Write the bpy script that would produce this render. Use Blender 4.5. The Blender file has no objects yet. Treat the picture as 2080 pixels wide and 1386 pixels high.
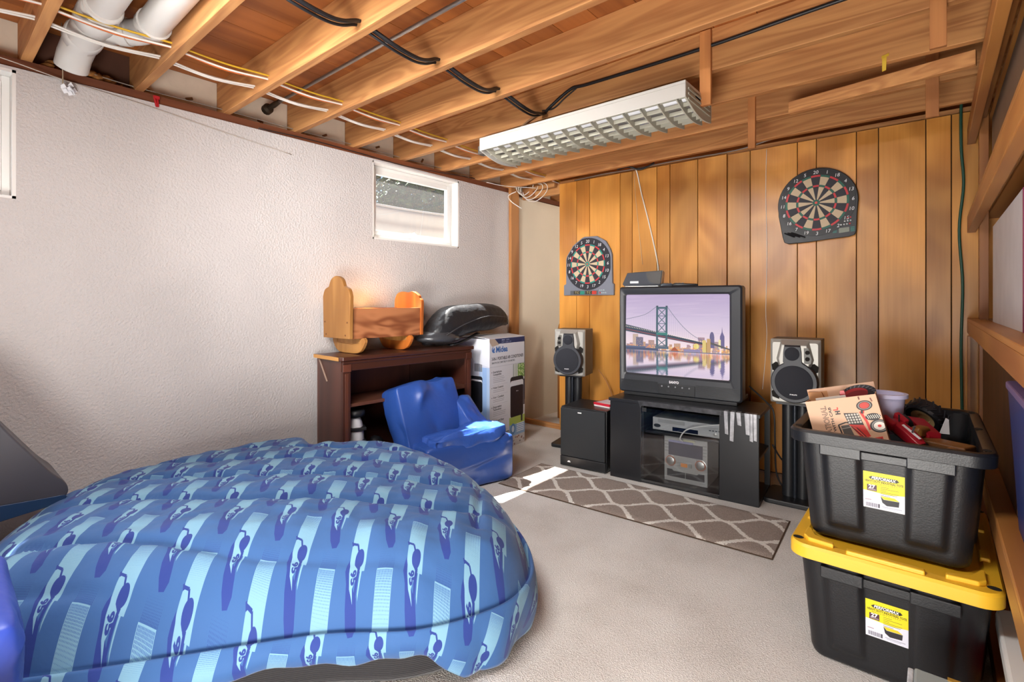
import bpy, bmesh, math, random
import numpy as np
from mathutils import Vector, Matrix
R = math.radians
random.seed(7); NR = np.random.default_rng(5)
S = bpy.context.scene
COL = S.collection
# ------------------------------------------------------------------ camera, world, lights, exposure
cam = bpy.data.cameras.new('camera'); cam.sensor_width = 36; cam.lens = 1024 / 2080 * 36
cam.shift_y = -81 / 2080; cam.clip_start = 0.02
co = bpy.data.objects.new('camera', cam); COL.objects.link(co)
co.location = (3.03, 0, 1.16); co.rotation_euler = (R(90), 0, R(40)); S.camera = co
S.view_settings.view_transform = 'Standard'; S.view_settings.look = 'None'
S.view_settings.gamma = 1.0; S.view_settings.use_curve_mapping = False
S.view_settings.exposure = 0.5
W = bpy.data.worlds.new('World'); S.world = W; W.use_nodes = True
wn = W.node_tree.nodes; bg = wn['Background']
sky = wn.new('ShaderNodeTexSky'); sky.sky_type = 'NISHITA'; sky.sun_disc = False
sky.sun_elevation = R(55); sky.sun_rotation = R(270); sky.altitude = 200
W.node_tree.links.new(sky.outputs[0], bg.inputs[0]); bg.inputs[1].default_value = 0.15

def light(name, kind, loc, energy, color=(1, 1, 1), size=1.0, size_y=None, aim=None, d=None):
    l = bpy.data.lights.new(name, kind); l.energy = energy; l.color = color
    if kind == 'AREA':
        l.size = size
        if size_y: l.shape = 'RECTANGLE'; l.size_y = size_y
    elif kind == 'POINT': l.shadow_soft_size = size
    o = bpy.data.objects.new(name, l); COL.objects.link(o); o.location = loc
    if aim: d = Vector(aim) - Vector(loc)
    if d: o.rotation_euler = Vector(d).to_track_quat('-Z', 'Y').to_euler()
    return o
sun = light('sun', 'SUN', (-5, 2.5, 10), 45, (1, 0.95, 0.88), d=(1, 0.02, -1.70)); sun.data.angle = R(0.6)
light('fill_side_well', 'AREA', (-0.75, -0.13, 2.75), 130, (0.9, 0.95, 1.0), 1.2, 0.8, aim=(0.6, 0.0, 0.9))  # added fill above the left well, boosts daylight through that window
light('fill_over_well', 'AREA', (-0.55, 2.5, 2.6), 55, (0.95, 0.97, 1.0), 1.2, 0.6, d=(1, 0, -0.35))  # unseen fill above the far well, adds to the sky coming in
light('overhead_fill', 'AREA', (1.9, 0.3, 2.19), 31, (1, 0.98, 0.95), 1.2, 0.25, d=(0, 0.3, -1))  # added overhead fill out of view, brightens floor and walls
light('joist_fill', 'AREA', (2.72, -0.5, 0.35), 62, (1, 0.97, 0.92), 0.9, 0.9, aim=(1.6, 1.8, 2.3))  # added low fill behind the camera, thrown up at the joists
sb_ = light('corner_fill', 'AREA', (1.5, -0.3, 1.95), 14, (1, 0.98, 0.95), 0.5, 0.5, aim=(0.35, 3.3, 1.45)); sb_.data.spread = R(70)  # added narrow fill that brightens the far left corner
light('alcove_lamp', 'POINT', (1.2, 4.45, 1.9), 16, (1, 0.94, 0.84), 0.1)
light('cradle_glow', 'POINT', (0.11, 1.99, 1.085), 2.6, (1, 0.55, 0.22), 0.05)  # added point light without a lamp body, for the orange glow on the wall

# ------------------------------------------------------------------ materials
def lin(h):
    if isinstance(h, str):
        h = h.lstrip('#'); c = [int(h[i:i + 2], 16) / 255 for i in (0, 2, 4)]
    else: c = list(h)
    return tuple(((x / 12.92) if x <= 0.04045 else ((x + 0.055) / 1.055) ** 2.4) for x in c) + (1.0,)
def newmat(name):
    m = bpy.data.materials.new(name); m.use_nodes = True
    nt = m.node_tree; return m, nt, nt.nodes['Principled BSDF']
def N(nt, t, **kw):
    n = nt.nodes.new(t)
    for k, v in kw.items():
        if hasattr(n, k) and k not in n.inputs: setattr(n, k, v)
        else: n.inputs[k.replace('_', ' ')].default_value = v
    return n
def ramp(nt, fac, stops):
    n = nt.nodes.new('ShaderNodeValToRGB'); e = n.color_ramp.elements
    while len(e) < len(stops): e.new(0.5)
    for i, (p, c) in enumerate(stops): e[i].position = p; e[i].color = c
    nt.links.new(fac, n.inputs[0]); return n
def plain(name, c, rough=0.5, metal=0, var=0.0, vscale=6, bump=0.0, bscale=60, spec=0.5, coat=0, trans=0, emit=0, bdist=0.01):
    m, nt, p = newmat(name); L = nt.links
    base = lin(c); p.inputs['Base Color'].default_value = base
    p.inputs['Roughness'].default_value = rough; p.inputs['Metallic'].default_value = metal
    p.inputs['Specular IOR Level'].default_value = spec; p.inputs['Coat Weight'].default_value = coat
    p.inputs['Transmission Weight'].default_value = trans
    tc = N(nt, 'ShaderNodeTexCoord')
    if var:
        n = N(nt, 'ShaderNodeTexNoise', Scale=vscale, Detail=4.0); L.new(tc.outputs['Object'], n.inputs['Vector'])
        d = tuple(max(0, x * (1 - var)) for x in base[:3]) + (1,); u = tuple(min(1, x * (1 + var)) for x in base[:3]) + (1,)
        r = ramp(nt, n.outputs[0], [(0.3, d), (0.7, u)]); L.new(r.outputs[0], p.inputs['Base Color'])
    if bump:
        n = N(nt, 'ShaderNodeTexNoise', Scale=bscale, Detail=3.0); L.new(tc.outputs['Object'], n.inputs['Vector'])
        b = N(nt, 'ShaderNodeBump', Strength=bump, Distance=bdist); L.new(n.outputs[0], b.inputs['Height']); L.new(b.outputs[0], p.inputs['Normal'])
    if emit:
        p.inputs['Emission Color'].default_value = base; p.inputs['Emission Strength'].default_value = emit
    return m
def wood(name, c1, c2, axis=0, scale=3.0, rings=26, rough=0.5, streak=0.25, stretch=0.10, coat=0.0, blotch=0.25, bump=0.15):
    """grain runs along axis; sin(noise*rings) gives cathedral figure, fine streaks over it"""
    m, nt, p = newmat(name); L = nt.links
    tc = N(nt, 'ShaderNodeTexCoord'); oi = N(nt, 'ShaderNodeObjectInfo')
    off = N(nt, 'ShaderNodeVectorMath', operation='SCALE'); L.new(oi.outputs['Random'], off.inputs['Scale']); off.inputs[0].default_value = (37, 53, 71)
    add = N(nt, 'ShaderNodeVectorMath', operation='ADD'); L.new(tc.outputs['Object'], add.inputs[0]); L.new(off.outputs[0], add.inputs[1])
    mp = N(nt, 'ShaderNodeMapping'); sc = [1, 1, 1]; sc[axis] = stretch; mp.inputs['Scale'].default_value = sc
    L.new(add.outputs[0], mp.inputs['Vector'])
    n1 = N(nt, 'ShaderNodeTexNoise', Scale=scale, Detail=2.0, Distortion=0.6); L.new(mp.outputs[0], n1.inputs['Vector'])
    mul = N(nt, 'ShaderNodeMath', operation='MULTIPLY'); L.new(n1.outputs[0], mul.inputs[0]); mul.inputs[1].default_value = rings
    sn = N(nt, 'ShaderNodeMath', operation='SINE'); L.new(mul.outputs[0], sn.inputs[0])
    mr = N(nt, 'ShaderNodeMapRange'); L.new(sn.outputs[0], mr.inputs[0]); mr.inputs[1].default_value = -1
    mp2 = N(nt, 'ShaderNodeMapping'); sc2 = [60, 60, 60]; sc2[axis] = 1.5; mp2.inputs['Scale'].default_value = sc2; L.new(add.outputs[0], mp2.inputs['Vector'])
    n2 = N(nt, 'ShaderNodeTexNoise', Scale=1.6, Detail=2.0); L.new(mp2.outputs[0], n2.inputs['Vector'])
    mix = N(nt, 'ShaderNodeMix', data_type='FLOAT'); mix.inputs[0].default_value = streak; L.new(mr.outputs[0], mix.inputs[2]); L.new(n2.outputs[0], mix.inputs[3])
    r = ramp(nt, mix.outputs[0], [(0.1, lin(c1)), (0.95, lin(c2))])
    n3 = N(nt, 'ShaderNodeTexNoise', Scale=2.2, Detail=2.0); L.new(mp.outputs[0], n3.inputs['Vector'])
    mr3 = N(nt, 'ShaderNodeMapRange'); L.new(n3.outputs[0], mr3.inputs[0]); mr3.inputs[1].default_value = 0.3; mr3.inputs[2].default_value = 0.7
    mr3.inputs[3].default_value = 1 - blotch; mr3.inputs[4].default_value = 1 + blotch * 0.6
    mr4 = N(nt, 'ShaderNodeMapRange'); L.new(oi.outputs['Random'], mr4.inputs[0]); mr4.inputs[3].default_value = 0.88; mr4.inputs[4].default_value = 1.12
    mm = N(nt, 'ShaderNodeMath', operation='MULTIPLY'); L.new(mr3.outputs[0], mm.inputs[0]); L.new(mr4.outputs[0], mm.inputs[1])
    hs = N(nt, 'ShaderNodeHueSaturation'); L.new(r.outputs[0], hs.inputs['Color']); L.new(mm.outputs[0], hs.inputs['Value'])
    L.new(hs.outputs[0], p.inputs['Base Color'])
    p.inputs['Roughness'].default_value = rough; p.inputs['Coat Weight'].default_value = coat; p.inputs['Coat Roughness'].default_value = 0.3
    b = N(nt, 'ShaderNodeBump', Strength=bump, Distance=0.002); L.new(mix.outputs[0], b.inputs['Height']); L.new(b.outputs[0], p.inputs['Normal'])
    return m
def picmat(name, image, rough=0.5, emit=0.0, coat=0.0, bump=0.0, bscale=40, sheen=0.0, spec=0.5):
    m, nt, p = newmat(name); L = nt.links
    t = nt.nodes.new('ShaderNodeTexImage'); t.image = image; L.new(t.outputs[0], p.inputs['Base Color'])
    p.inputs['Roughness'].default_value = rough; p.inputs['Coat Weight'].default_value = coat; p.inputs['Specular IOR Level'].default_value = spec
    p.inputs['Sheen Weight'].default_value = sheen
    if emit:
        p.inputs['Base Color'].default_value = (0.02, 0.02, 0.02, 1)
        for l in list(p.inputs['Base Color'].links): L.remove(l)
        L.new(t.outputs[0], p.inputs['Emission Color']); p.inputs['Emission Strength'].default_value = emit
    if bump:
        tc = N(nt, 'ShaderNodeTexCoord'); n = N(nt, 'ShaderNodeTexNoise', Scale=bscale, Detail=3.0); L.new(tc.outputs['Object'], n.inputs['Vector'])
        b = N(nt, 'ShaderNodeBump', Strength=bump, Distance=0.01); L.new(n.outputs[0], b.inputs['Height']); L.new(b.outputs[0], p.inputs['Normal'])
    return m

# ------------------------------------------------------------------ painted prints (numpy canvas -> image)
_tcache = {}
def text_tris(s, bold=0.0, shear=0.0):
    k = (s, bold, shear)
    if k not in _tcache:
        cu = bpy.data.curves.new('t', 'FONT'); cu.body = s; cu.size = 1; cu.offset = bold; cu.shear = shear; cu.resolution_u = 3
        o = bpy.data.objects.new('t', cu)
        me = bpy.data.meshes.new_from_object(o)
        me.calc_loop_triangles()
        v = np.array([q.co[:2] for q in me.vertices]).reshape(-1, 2)
        t = np.array([q.vertices[:] for q in me.loop_triangles], dtype=int).reshape(-1, 3)
        bpy.data.objects.remove(o); bpy.data.curves.remove(cu); bpy.data.meshes.remove(me)
        _tcache[k] = (v, t)
    return _tcache[k]
class Cv:
    def __init__(s, w, h, col, ss=2):
        s.w, s.h, s.ss = w, h, ss; s.a = np.zeros((h * ss, w * ss, 3)); s.a[:] = s.c(col)
    @staticmethod
    def c(h):
        if isinstance(h, str): h = h.lstrip('#'); return np.array([int(h[i:i + 2], 16) / 255 for i in (0, 2, 4)])
        return np.array(h, float)
    def poly(s, pts, col, al=1.0):
        p = np.array(pts, float) * s.ss; H, Wd = s.a.shape[:2]
        x0, y0 = np.floor(p.min(0)).astype(int); x1, y1 = np.ceil(p.max(0)).astype(int)
        x0, y0, x1, y1 = max(x0, 0), max(y0, 0), min(x1, Wd), min(y1, H)
        if x1 <= x0 or y1 <= y0: return
        X, Y = np.meshgrid(np.arange(x0, x1) + 0.5, np.arange(y0, y1) + 0.5); ins = np.zeros(X.shape, bool)
        for i in range(len(p)):
            (ax, ay), (bx, by) = p[i - 1], p[i]
            if ay == by: continue
            ins ^= ((ay > Y) != (by > Y)) & (X < (bx - ax) * (Y - ay) / (by - ay) + ax)
        r = s.a[y0:y1, x0:x1]; r[ins] = r[ins] * (1 - al) + s.c(col) * al
    def rect(s, x0, y0, x1, y1, col, al=1.0): s.poly([(x0, y0), (x1, y0), (x1, y1), (x0, y1)], col, al)
    def ell(s, cx, cy, rx, ry, col, al=1.0, rot=0, a0=0, a1=360, n=40):
        c, q = math.cos(R(rot)), math.sin(R(rot)); pts = []
        for i in range(n):
            t = R(a0 + (a1 - a0) * i / (n - (0 if a1 - a0 == 360 else 1))); x, y = rx * math.cos(t), ry * math.sin(t)
            pts.append((cx + x * c - y * q, cy + x * q + y * c))
        s.poly(pts, col, al)
    def line(s, p, q, w, col, al=1.0):
        d = np.subtract(q, p).astype(float); l = np.hypot(*d) or 1; n = np.array([-d[1], d[0]]) / l * w / 2
        s.poly([p + n, q + n, q - n, p - n], col, al)
    def path(s, pts, w, col, al=1.0):
        for i in range(len(pts) - 1): s.line(np.array(pts[i], float), np.array(pts[i + 1], float), w, col, al)
    def text(s, t, x, y, size, col, rot=0, align='l', bold=0.0, shear=0.0, width=None):
        v, tr = text_tris(t, bold, shear)
        if not len(v): return
        w = v[:, 0].max(); k = size if not width else width / w; ky = size
        q = np.stack([v[:, 0] * k, -v[:, 1] * ky], 1)
        if align == 'c': q[:, 0] -= w * k / 2
        if align == 'r': q[:, 0] -= w * k
        c, n = math.cos(R(rot)), math.sin(R(rot)); q = np.stack([q[:, 0] * c - q[:, 1] * n + x, q[:, 0] * n + q[:, 1] * c + y], 1)
        for a in tr: s.poly(q[a], col)
    def img(s, name):
        a = s.a.reshape(s.h, s.ss, s.w, s.ss, 3).mean((1, 3))[::-1]
        im = bpy.data.images.new(name, s.w, s.h); px = np.ones((s.h, s.w, 4), np.float32); px[..., :3] = a
        im.pixels.foreach_set(px.ravel()); im.update(); im.pack(); return im

# ------------------------------------------------------------------ mesh helpers
class B:
    def __init__(s): s.bm = bmesh.new(); s.uv = None
    def box(s, x0, x1, y0, y1, z0, z1, mi=0):
        v = [s.bm.verts.new((x, y, z)) for z in (z0, z1) for y in (y0, y1) for x in (x0, x1)]
        for q in ((0, 2, 3, 1), (4, 5, 7, 6), (0, 1, 5, 4), (2, 6, 7, 3), (0, 4, 6, 2), (1, 3, 7, 5)):
            f = s.bm.faces.new([v[i] for i in q]); f.material_index = mi
        return s
    def obox(s, c, size, rot):          # centred box with an euler rotation
        M = Matrix.Translation(c) @ rot.to_matrix().to_4x4() if hasattr(rot, 'to_matrix') else Matrix.Translation(c) @ rot
        h = [q / 2 for q in size]; v = [s.bm.verts.new(M @ Vector((x * h[0], y * h[1], z * h[2]))) for z in (-1, 1) for y in (-1, 1) for x in (-1, 1)]
        for q in ((0, 2, 3, 1), (4, 5, 7, 6), (0, 1, 5, 4), (2, 6, 7, 3), (0, 4, 6, 2), (1, 3, 7, 5)): s.bm.faces.new([v[i] for i in q])
        return s
    def bar(s, p, q, w, h, up=(0, 0, 1)):   # rectangular bar between points
        p, q = Vector(p), Vector(q); d = (q - p).normalized(); u = Vector(up); a = d.cross(u).normalized(); u = a.cross(d)
        v = [s.bm.verts.new(e + a * w / 2 * i + u * h / 2 * j) for e in (p, q) for i, j in ((-1, -1), (1, -1), (1, 1), (-1, 1))]
        for i in range(4): s.bm.faces.new([v[i], v[(i + 1) % 4], v[4 + (i + 1) % 4], v[4 + i]])
        s.bm.faces.new(v[3::-1]); s.bm.faces.new(v[4:]); return s
    def tube(s, pts, r, n=10, caps=True):
        pts = [Vector(p) for p in pts]; rr = r if isinstance(r, (list, tuple)) else [r] * len(pts)
        t0 = (pts[1] - pts[0]).normalized(); ref = Vector((0, 0, 1)) if abs(t0.z) < 0.9 else Vector((1, 0, 0)); a = t0.cross(ref).normalized(); rings = []
        for i, p in enumerate(pts):
            t = (pts[min(i + 1, len(pts) - 1)] - pts[max(i - 1, 0)]).normalized(); a = (a - t * a.dot(t)).normalized(); b = t.cross(a)
            rings.append([s.bm.verts.new(p + (a * math.cos(2 * math.pi * k / n) + b * math.sin(2 * math.pi * k / n)) * rr[i]) for k in range(n)])
        for i in range(len(rings) - 1):
            for k in range(n): s.bm.faces.new([rings[i][k], rings[i][(k + 1) % n], rings[i + 1][(k + 1) % n], rings[i + 1][k]])
        if caps: s.bm.faces.new(rings[0][::-1]); s.bm.faces.new(rings[-1])
        return s
    def lathe(s, prof, n=32, M=None, caps=True):      # profile [(r, h)] about local z
        M = M or Matrix(); rings = []
        for r, h in prof: rings.append([s.bm.verts.new(M @ Vector((r * math.cos(2 * math.pi * k / n), r * math.sin(2 * math.pi * k / n), h))) for k in range(n)])
        for i in range(len(rings) - 1):
            for k in range(n): s.bm.faces.new([rings[i][k], rings[i][(k + 1) % n], rings[i + 1][(k + 1) % n], rings[i + 1][k]])
        if caps: s.bm.faces.new(rings[0][::-1]); s.bm.faces.new(rings[-1])
        return s
    def prism(s, poly, t0, t1, M=None, mi=0):   # poly in local xy, extruded z t0..t1
        M = M or Matrix(); a = [s.bm.verts.new(M @ Vector((x, y, t0))) for x, y in poly]; b = [s.bm.verts.new(M @ Vector((x, y, t1))) for x, y in poly]
        n = len(poly)
        for i in range(n): s.bm.faces.new([a[i], a[(i + 1) % n], b[(i + 1) % n], b[i]])
        s.bm.faces.new(a[::-1]); s.bm.faces.new(b); return s
    def loft(s, rings, closed=True, caps=True):
        vr = [[s.bm.verts.new(p) for p in r] for r in rings]; n = len(vr[0])
        for i in range(len(vr) - 1):
            for k in range(n if closed else n - 1): s.bm.faces.new([vr[i][k], vr[i][(k + 1) % n], vr[i + 1][(k + 1) % n], vr[i + 1][k]])
        if caps: s.bm.faces.new(vr[0][::-1]); s.bm.faces.new(vr[-1])
        return s
    def quad(s, pts, uvs=((0, 0), (1, 0), (1, 1), (0, 1))):
        l = s.bm.loops.layers.uv.verify(); f = s.bm.faces.new([s.bm.verts.new(p) for p in pts])
        for lp, u in zip(f.loops, uvs): lp[l].uv = u
        return s
    def obj(s, name, mat, parent=None, smooth=False, bevel=0, segs=2, sub=0, loc=None, ang=40):
        bmesh.ops.recalc_face_normals(s.bm, faces=s.bm.faces)
        me = bpy.data.meshes.new(name); s.bm.to_mesh(me); s.bm.free()
        o = bpy.data.objects.new(name, me); COL.objects.link(o)
        for m in (mat if isinstance(mat, (list, tuple)) else [mat]): me.materials.append(m)
        if smooth:
            me.polygons.foreach_set('use_smooth', [True] * len(me.polygons))
            if smooth == 'auto': me.set_sharp_from_angle(angle=R(ang))
        if bevel:
            b = o.modifiers.new('bevel', 'BEVEL'); b.width = bevel; b.segments = segs; b.limit_method = 'ANGLE'; b.angle_limit = R(35)
        if sub: m = o.modifiers.new('sub', 'SUBSURF'); m.levels = m.render_levels = sub
        if parent: o.parent = parent
        if loc: o.location = loc
        return o
def thing(name, label, cat, loc=(0, 0, 0), rz=0, group=None):
    o = bpy.data.objects.new(name, None); COL.objects.link(o); o.location = loc; o.rotation_euler = (0, 0, rz)
    o['label'] = label; o['category'] = cat
    if group: o['group'] = group
    return o
def tag(o, label, cat, group=None, kind=None):
    o['label'] = label; o['category'] = cat
    if group: o['group'] = group
    if kind: o['kind'] = kind
    return o
def struct(o): o['kind'] = 'structure'; return o
def copy_tree(o, parent=None):
    c = o.copy(); COL.objects.link(c); c.parent = parent
    for ch in list(o.children): copy_tree(ch, c)
    return c
def RX(a): return Matrix.Rotation(a, 4, 'X')
def RY(a): return Matrix.Rotation(a, 4, 'Y')
def RZ(a): return Matrix.Rotation(a, 4, 'Z')
def T(*p): return Matrix.Translation(p)
def smoothcurve(P, n, closed=False):
    P = [np.array(p, float) for p in P]; m = len(P); out = []
    for i in range(m if closed else m - 1):
        g = lambda j: P[j % m] if closed else P[min(max(j, 0), m - 1)]
        a, b, c, d = g(i - 1), g(i), g(i + 1), g(i + 2)
        for k in range(n):
            t = k / n; out.append(0.5 * (2 * b + (c - a) * t + (2 * a - 5 * b + 4 * c - d) * t * t + (3 * b - a - 3 * c + d) * t ** 3))
    if not closed: out.append(P[-1])
    return [tuple(q) for q in out]
def rrect(x0, x1, y0, y1, r, n=5):
    o = []
    for cx, cy, a in ((x1 - r, y1 - r, 0), (x0 + r, y1 - r, 90), (x0 + r, y0 + r, 180), (x1 - r, y0 + r, 270)):
        for k in range(n + 1): t = R(a + 90 * k / n); o.append((cx + r * math.cos(t), cy + r * math.sin(t)))
    return o
def lettering(s, mat, parent, M, size, name='lettering', depth=0.0006, bold=0.0, width=None, shear=0.0):
    v, t = text_tris(s, bold, shear); w = v[:, 0].max(); kx = size if not width else width / w
    b = B(); hh = v[:, 1].max() / 2
    vs = [b.bm.verts.new(M @ Vector(((x - w / 2) * kx, (y - hh) * size, depth))) for x, y in v]
    for q in t:
        try: b.bm.faces.new([vs[i] for i in q])
        except ValueError: pass
    return b.obj(name, mat, parent)
# ------------------------------------------------------------------ shared materials
M_stucco = plain('stucco', '#c6c1c0', 0.85, var=0.05, vscale=2, bump=0.6, bscale=85, spec=0.2, bdist=0.010)
M_plaster = plain('smooth_plaster', '#d9cbb6', 0.85, var=0.04, vscale=2, bump=0.08, bscale=60, spec=0.2)
M_joist = wood('fir_joist', '#cd945a', '#a3693b', axis=0, scale=8, rings=56, rough=0.7, streak=0.55, stretch=0.09)
M_joistv = wood('fir_block', '#c08048', '#9a6035', axis=2, scale=5, rings=30, rough=0.7, streak=0.45)
M_deck = wood('subfloor', '#ad6730', '#8c4e22', axis=1, scale=4, rings=22, rough=0.6, streak=0.4)
M_plate = wood('sill_plate', '#7c4526', '#5c3019', axis=1, scale=4, rings=20, rough=0.75)
M_post = wood('stud', '#b27a44', '#8d5a2e', axis=2, scale=4, rings=24, rough=0.6)
M_panel = wood('panelling', '#dd9b48', '#b06e26', axis=2, scale=2.4, rings=20, rough=0.36, streak=0.4, stretch=0.5, coat=0.2, blotch=0.38, bump=0.03)
M_rim = plain('painted_rim', '#cfc3b2', 0.8, var=0.12, vscale=5, bump=0.1, bscale=30, spec=0.2)
M_shelf = wood('shelf_wood', '#b57a3e', '#93582a', axis=1, scale=3.5, rings=22, rough=0.45, coat=0.15)
M_shelfv = wood('shelf_post_wood', '#ab6f38', '#8a5228', axis=2, scale=3.5, rings=22, rough=0.45, coat=0.15)
M_dark = plain('dark_gap', '#15100c', 0.9)
M_black = plain('black_plastic', '#1c1d20', 0.42, bump=0.03, bscale=300)
M_blackmatte = plain('black_cabinet', '#1a1b1f', 0.33, var=0.1, vscale=4)
M_blackcable = plain('black_cable', '#17171a', 0.45)
M_whitecable = plain('white_cable', '#e2ddd6', 0.5)
M_yellowcable = plain('yellow_cable', '#cfa52c', 0.5)
M_orangecable = plain('orange_cable', '#c4652c', 0.5)
M_white = plain('white_paint', '#e4e2df', 0.5, bump=0.03, bscale=40)
M_pvc = plain('pvc', '#d3d0cc', 0.35, var=0.03)
def thinglass(name, tint, f0=0.05, rough=0.0, haze=0.0):
    m, nt, p = newmat(name); L = nt.links; out = nt.nodes['Material Output']
    tr = N(nt, 'ShaderNodeBsdfTransparent'); tr.inputs[0].default_value = tint
    gl = N(nt, 'ShaderNodeBsdfGlossy'); gl.inputs['Roughness'].default_value = rough; gl.inputs[0].default_value = (1, 1, 1, 1)
    lw = N(nt, 'ShaderNodeLayerWeight'); pw = N(nt, 'ShaderNodeMath', operation='POWER'); L.new(lw.outputs['Facing'], pw.inputs[0]); pw.inputs[1].default_value = 4
    fr = N(nt, 'ShaderNodeMath', operation='MULTIPLY_ADD'); L.new(pw.outputs[0], fr.inputs[0]); fr.inputs[1].default_value = 0.75; fr.inputs[2].default_value = f0
    mx = N(nt, 'ShaderNodeMixShader'); L.new(fr.outputs[0], mx.inputs[0]); L.new(tr.outputs[0], mx.inputs[1]); L.new(gl.outputs[0], mx.inputs[2])
    last = mx
    if haze:
        df = N(nt, 'ShaderNodeBsdfTranslucent'); df.inputs[0].default_value = (.9, .9, .9, 1)
        m2 = N(nt, 'ShaderNodeMixShader'); m2.inputs[0].default_value = haze; L.new(mx.outputs[0], m2.inputs[1]); L.new(df.outputs[0], m2.inputs[2]); last = m2
    L.new(last.outputs[0], out.inputs[0]); return m
M_glass = thinglass('glass', (0.97, 0.98, 0.98, 1), haze=0.012)
M_silver = plain('silver_plastic', '#9a9893', 0.4, metal=0.3, var=0.03)
M_cloth = plain('speaker_cloth', '#26272e', 0.9, bump=0.1, bscale=400)
M_ink = plain('white_ink', '#e8e8ea', 0.5)
M_steel = plain('steel', '#b4b0aa', 0.35, metal=0.9)

# carpet
m, nt, p = newmat('carpet'); L = nt.links; tc = N(nt, 'ShaderNodeTexCoord')
n1 = N(nt, 'ShaderNodeTexNoise', Scale=170.0, Detail=4.0); n2 = N(nt, 'ShaderNodeTexNoise', Scale=3.0, Detail=4.0); n3 = N(nt, 'ShaderNodeTexVoronoi', Scale=230.0)
for q in (n1, n2, n3): L.new(tc.outputs['Object'], q.inputs['Vector'])
mx = N(nt, 'ShaderNodeMix', data_type='FLOAT'); mx.inputs[0].default_value = 0.45; L.new(n1.outputs[0], mx.inputs[2]); L.new(n2.outputs[0], mx.inputs[3])
r = ramp(nt, mx.outputs[0], [(0.3, lin('#b3ada6')), (0.5, lin('#d3cfca')), (0.72, lin('#e4e2de'))]); L.new(r.outputs[0], p.inputs['Base Color'])
p.inputs['Roughness'].default_value = 0.95; p.inputs['Specular IOR Level'].default_value = 0.1
b = N(nt, 'ShaderNodeBump', Strength=0.6, Distance=0.004); L.new(n3.outputs[0], b.inputs['Height']); L.new(b.outputs[0], p.inputs['Normal'])
M_carpet = m

# ------------------------------------------------------------------ room shell
XR, Y0, Y1, ZJ, ZT = 3.95, -2.9, 5.1, 2.21, 2.165
b = B(); b.box(-0.3, XR, Y0, Y1, -0.12, 0); struct(b.obj('floor', M_carpet))
# left wall with two window openings
def wall_with_holes(b, x0, x1, ya, yb, z0, z1, holes):
    y = ya
    for (h0, h1, za, zb) in holes:
        b.box(x0, x1, y, h0, z0, z1); b.box(x0, x1, h0, h1, z0, za)
        if zb < z1 - 1e-4: b.box(x0, x1, h0, h1, zb, z1)
        y = h1
    b.box(x0, x1, y, yb, z0, z1)
b = B(); wall_with_holes(b, -0.13, 0, Y0, 3.60, 0, ZT, [(-0.56, 0.29, 1.60, ZT - 0.012), (2.085, 2.925, 1.60, ZT - 0.012)])
struct(b.obj('wall_left', M_stucco))
b = B(); b.box(-0.13, -0.005, 3.60, Y1, 0, ZT - 0.01); struct(b.obj('wall_left_rear', M_plaster))
b = B(); b.box(-0.2, XR, Y1, Y1 + 0.12, 0, 2.4); struct(b.obj('wall_rear', M_plaster))
b = B(); b.box(XR, XR + 0.1, Y0, Y1, 0, 2.4); struct(b.obj('wall_right', plain('right_wall', '#6b4a2c', 0.7, var=0.15)))
b = B(); b.box(-0.2, XR, Y0 - 0.1, Y0, 0, 2.4)
struct(b.obj('wall_front', M_stucco))
# sill plate: longer stretch before the window is recessed, lower by the window
b = B(); b.box(-0.13, -0.012, Y0, Y1, ZT, ZJ); struct(b.obj('trim_1', M_plate))

# ceiling: deck slab + joists, deck boards, rim boards, hangers
b = B(); b.box(-0.13, XR, Y0, Y1, 2.42, 2.5); CEIL = struct(b.obj('ceiling', M_deck))
JY = [0.75 + 0.407 * k for k in range(-8, 11)]            # far bottom edge of each joist
for i, y in enumerate(JY):
    B().box(-0.104, XR, y - 0.038, y, ZJ, 2.40).obj('joist', M_joist, CEIL, bevel=0.002, segs=1)
x = -0.104
while x < XR:
    w = 0.182; B().box(x + 0.0015, min(x + w - 0.0015, XR), Y0, Y1, 2.40, 2.42).obj('subfloor_board', M_deck, CEIL); x += w
for i in range(len(JY) - 1):
    if i == 7: continue
    B().box(-0.13, -0.105, JY[i], JY[i + 1] - 0.038, ZJ, 2.40).obj('rim_board', M_rim, CEIL)
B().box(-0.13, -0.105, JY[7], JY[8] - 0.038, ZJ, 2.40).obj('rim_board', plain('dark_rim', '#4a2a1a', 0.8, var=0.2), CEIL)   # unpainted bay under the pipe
for x0, x1, yn, z0 in ((2.205, 2.255, 2.338, 2.05), (3.015, 3.062, 2.338, 2.053), (2.195, 2.235, 3.152, 2.047), (2.995, 3.045, 3.152, 2.04)):
    B().box(x0, x1, yn - 0.022, yn - 0.001, z0, 2.39).obj('hanger_block', M_joistv, CEIL, bevel=0.0015, segs=1)
B().bar((2.45, 2.93, 2.16), (3.16, 2.81, 2.16), 0.03, 0.062).obj('loose_board', M_joist, CEIL, bevel=0.002, segs=1)

b = B(); b.box(-0.16, -0.1315, Y0, Y1, 2.17, 2.5); struct(b.obj('light_leak_band', M_plate))  # unseen band added outside the rim boards, stops light leaking between joists
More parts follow.
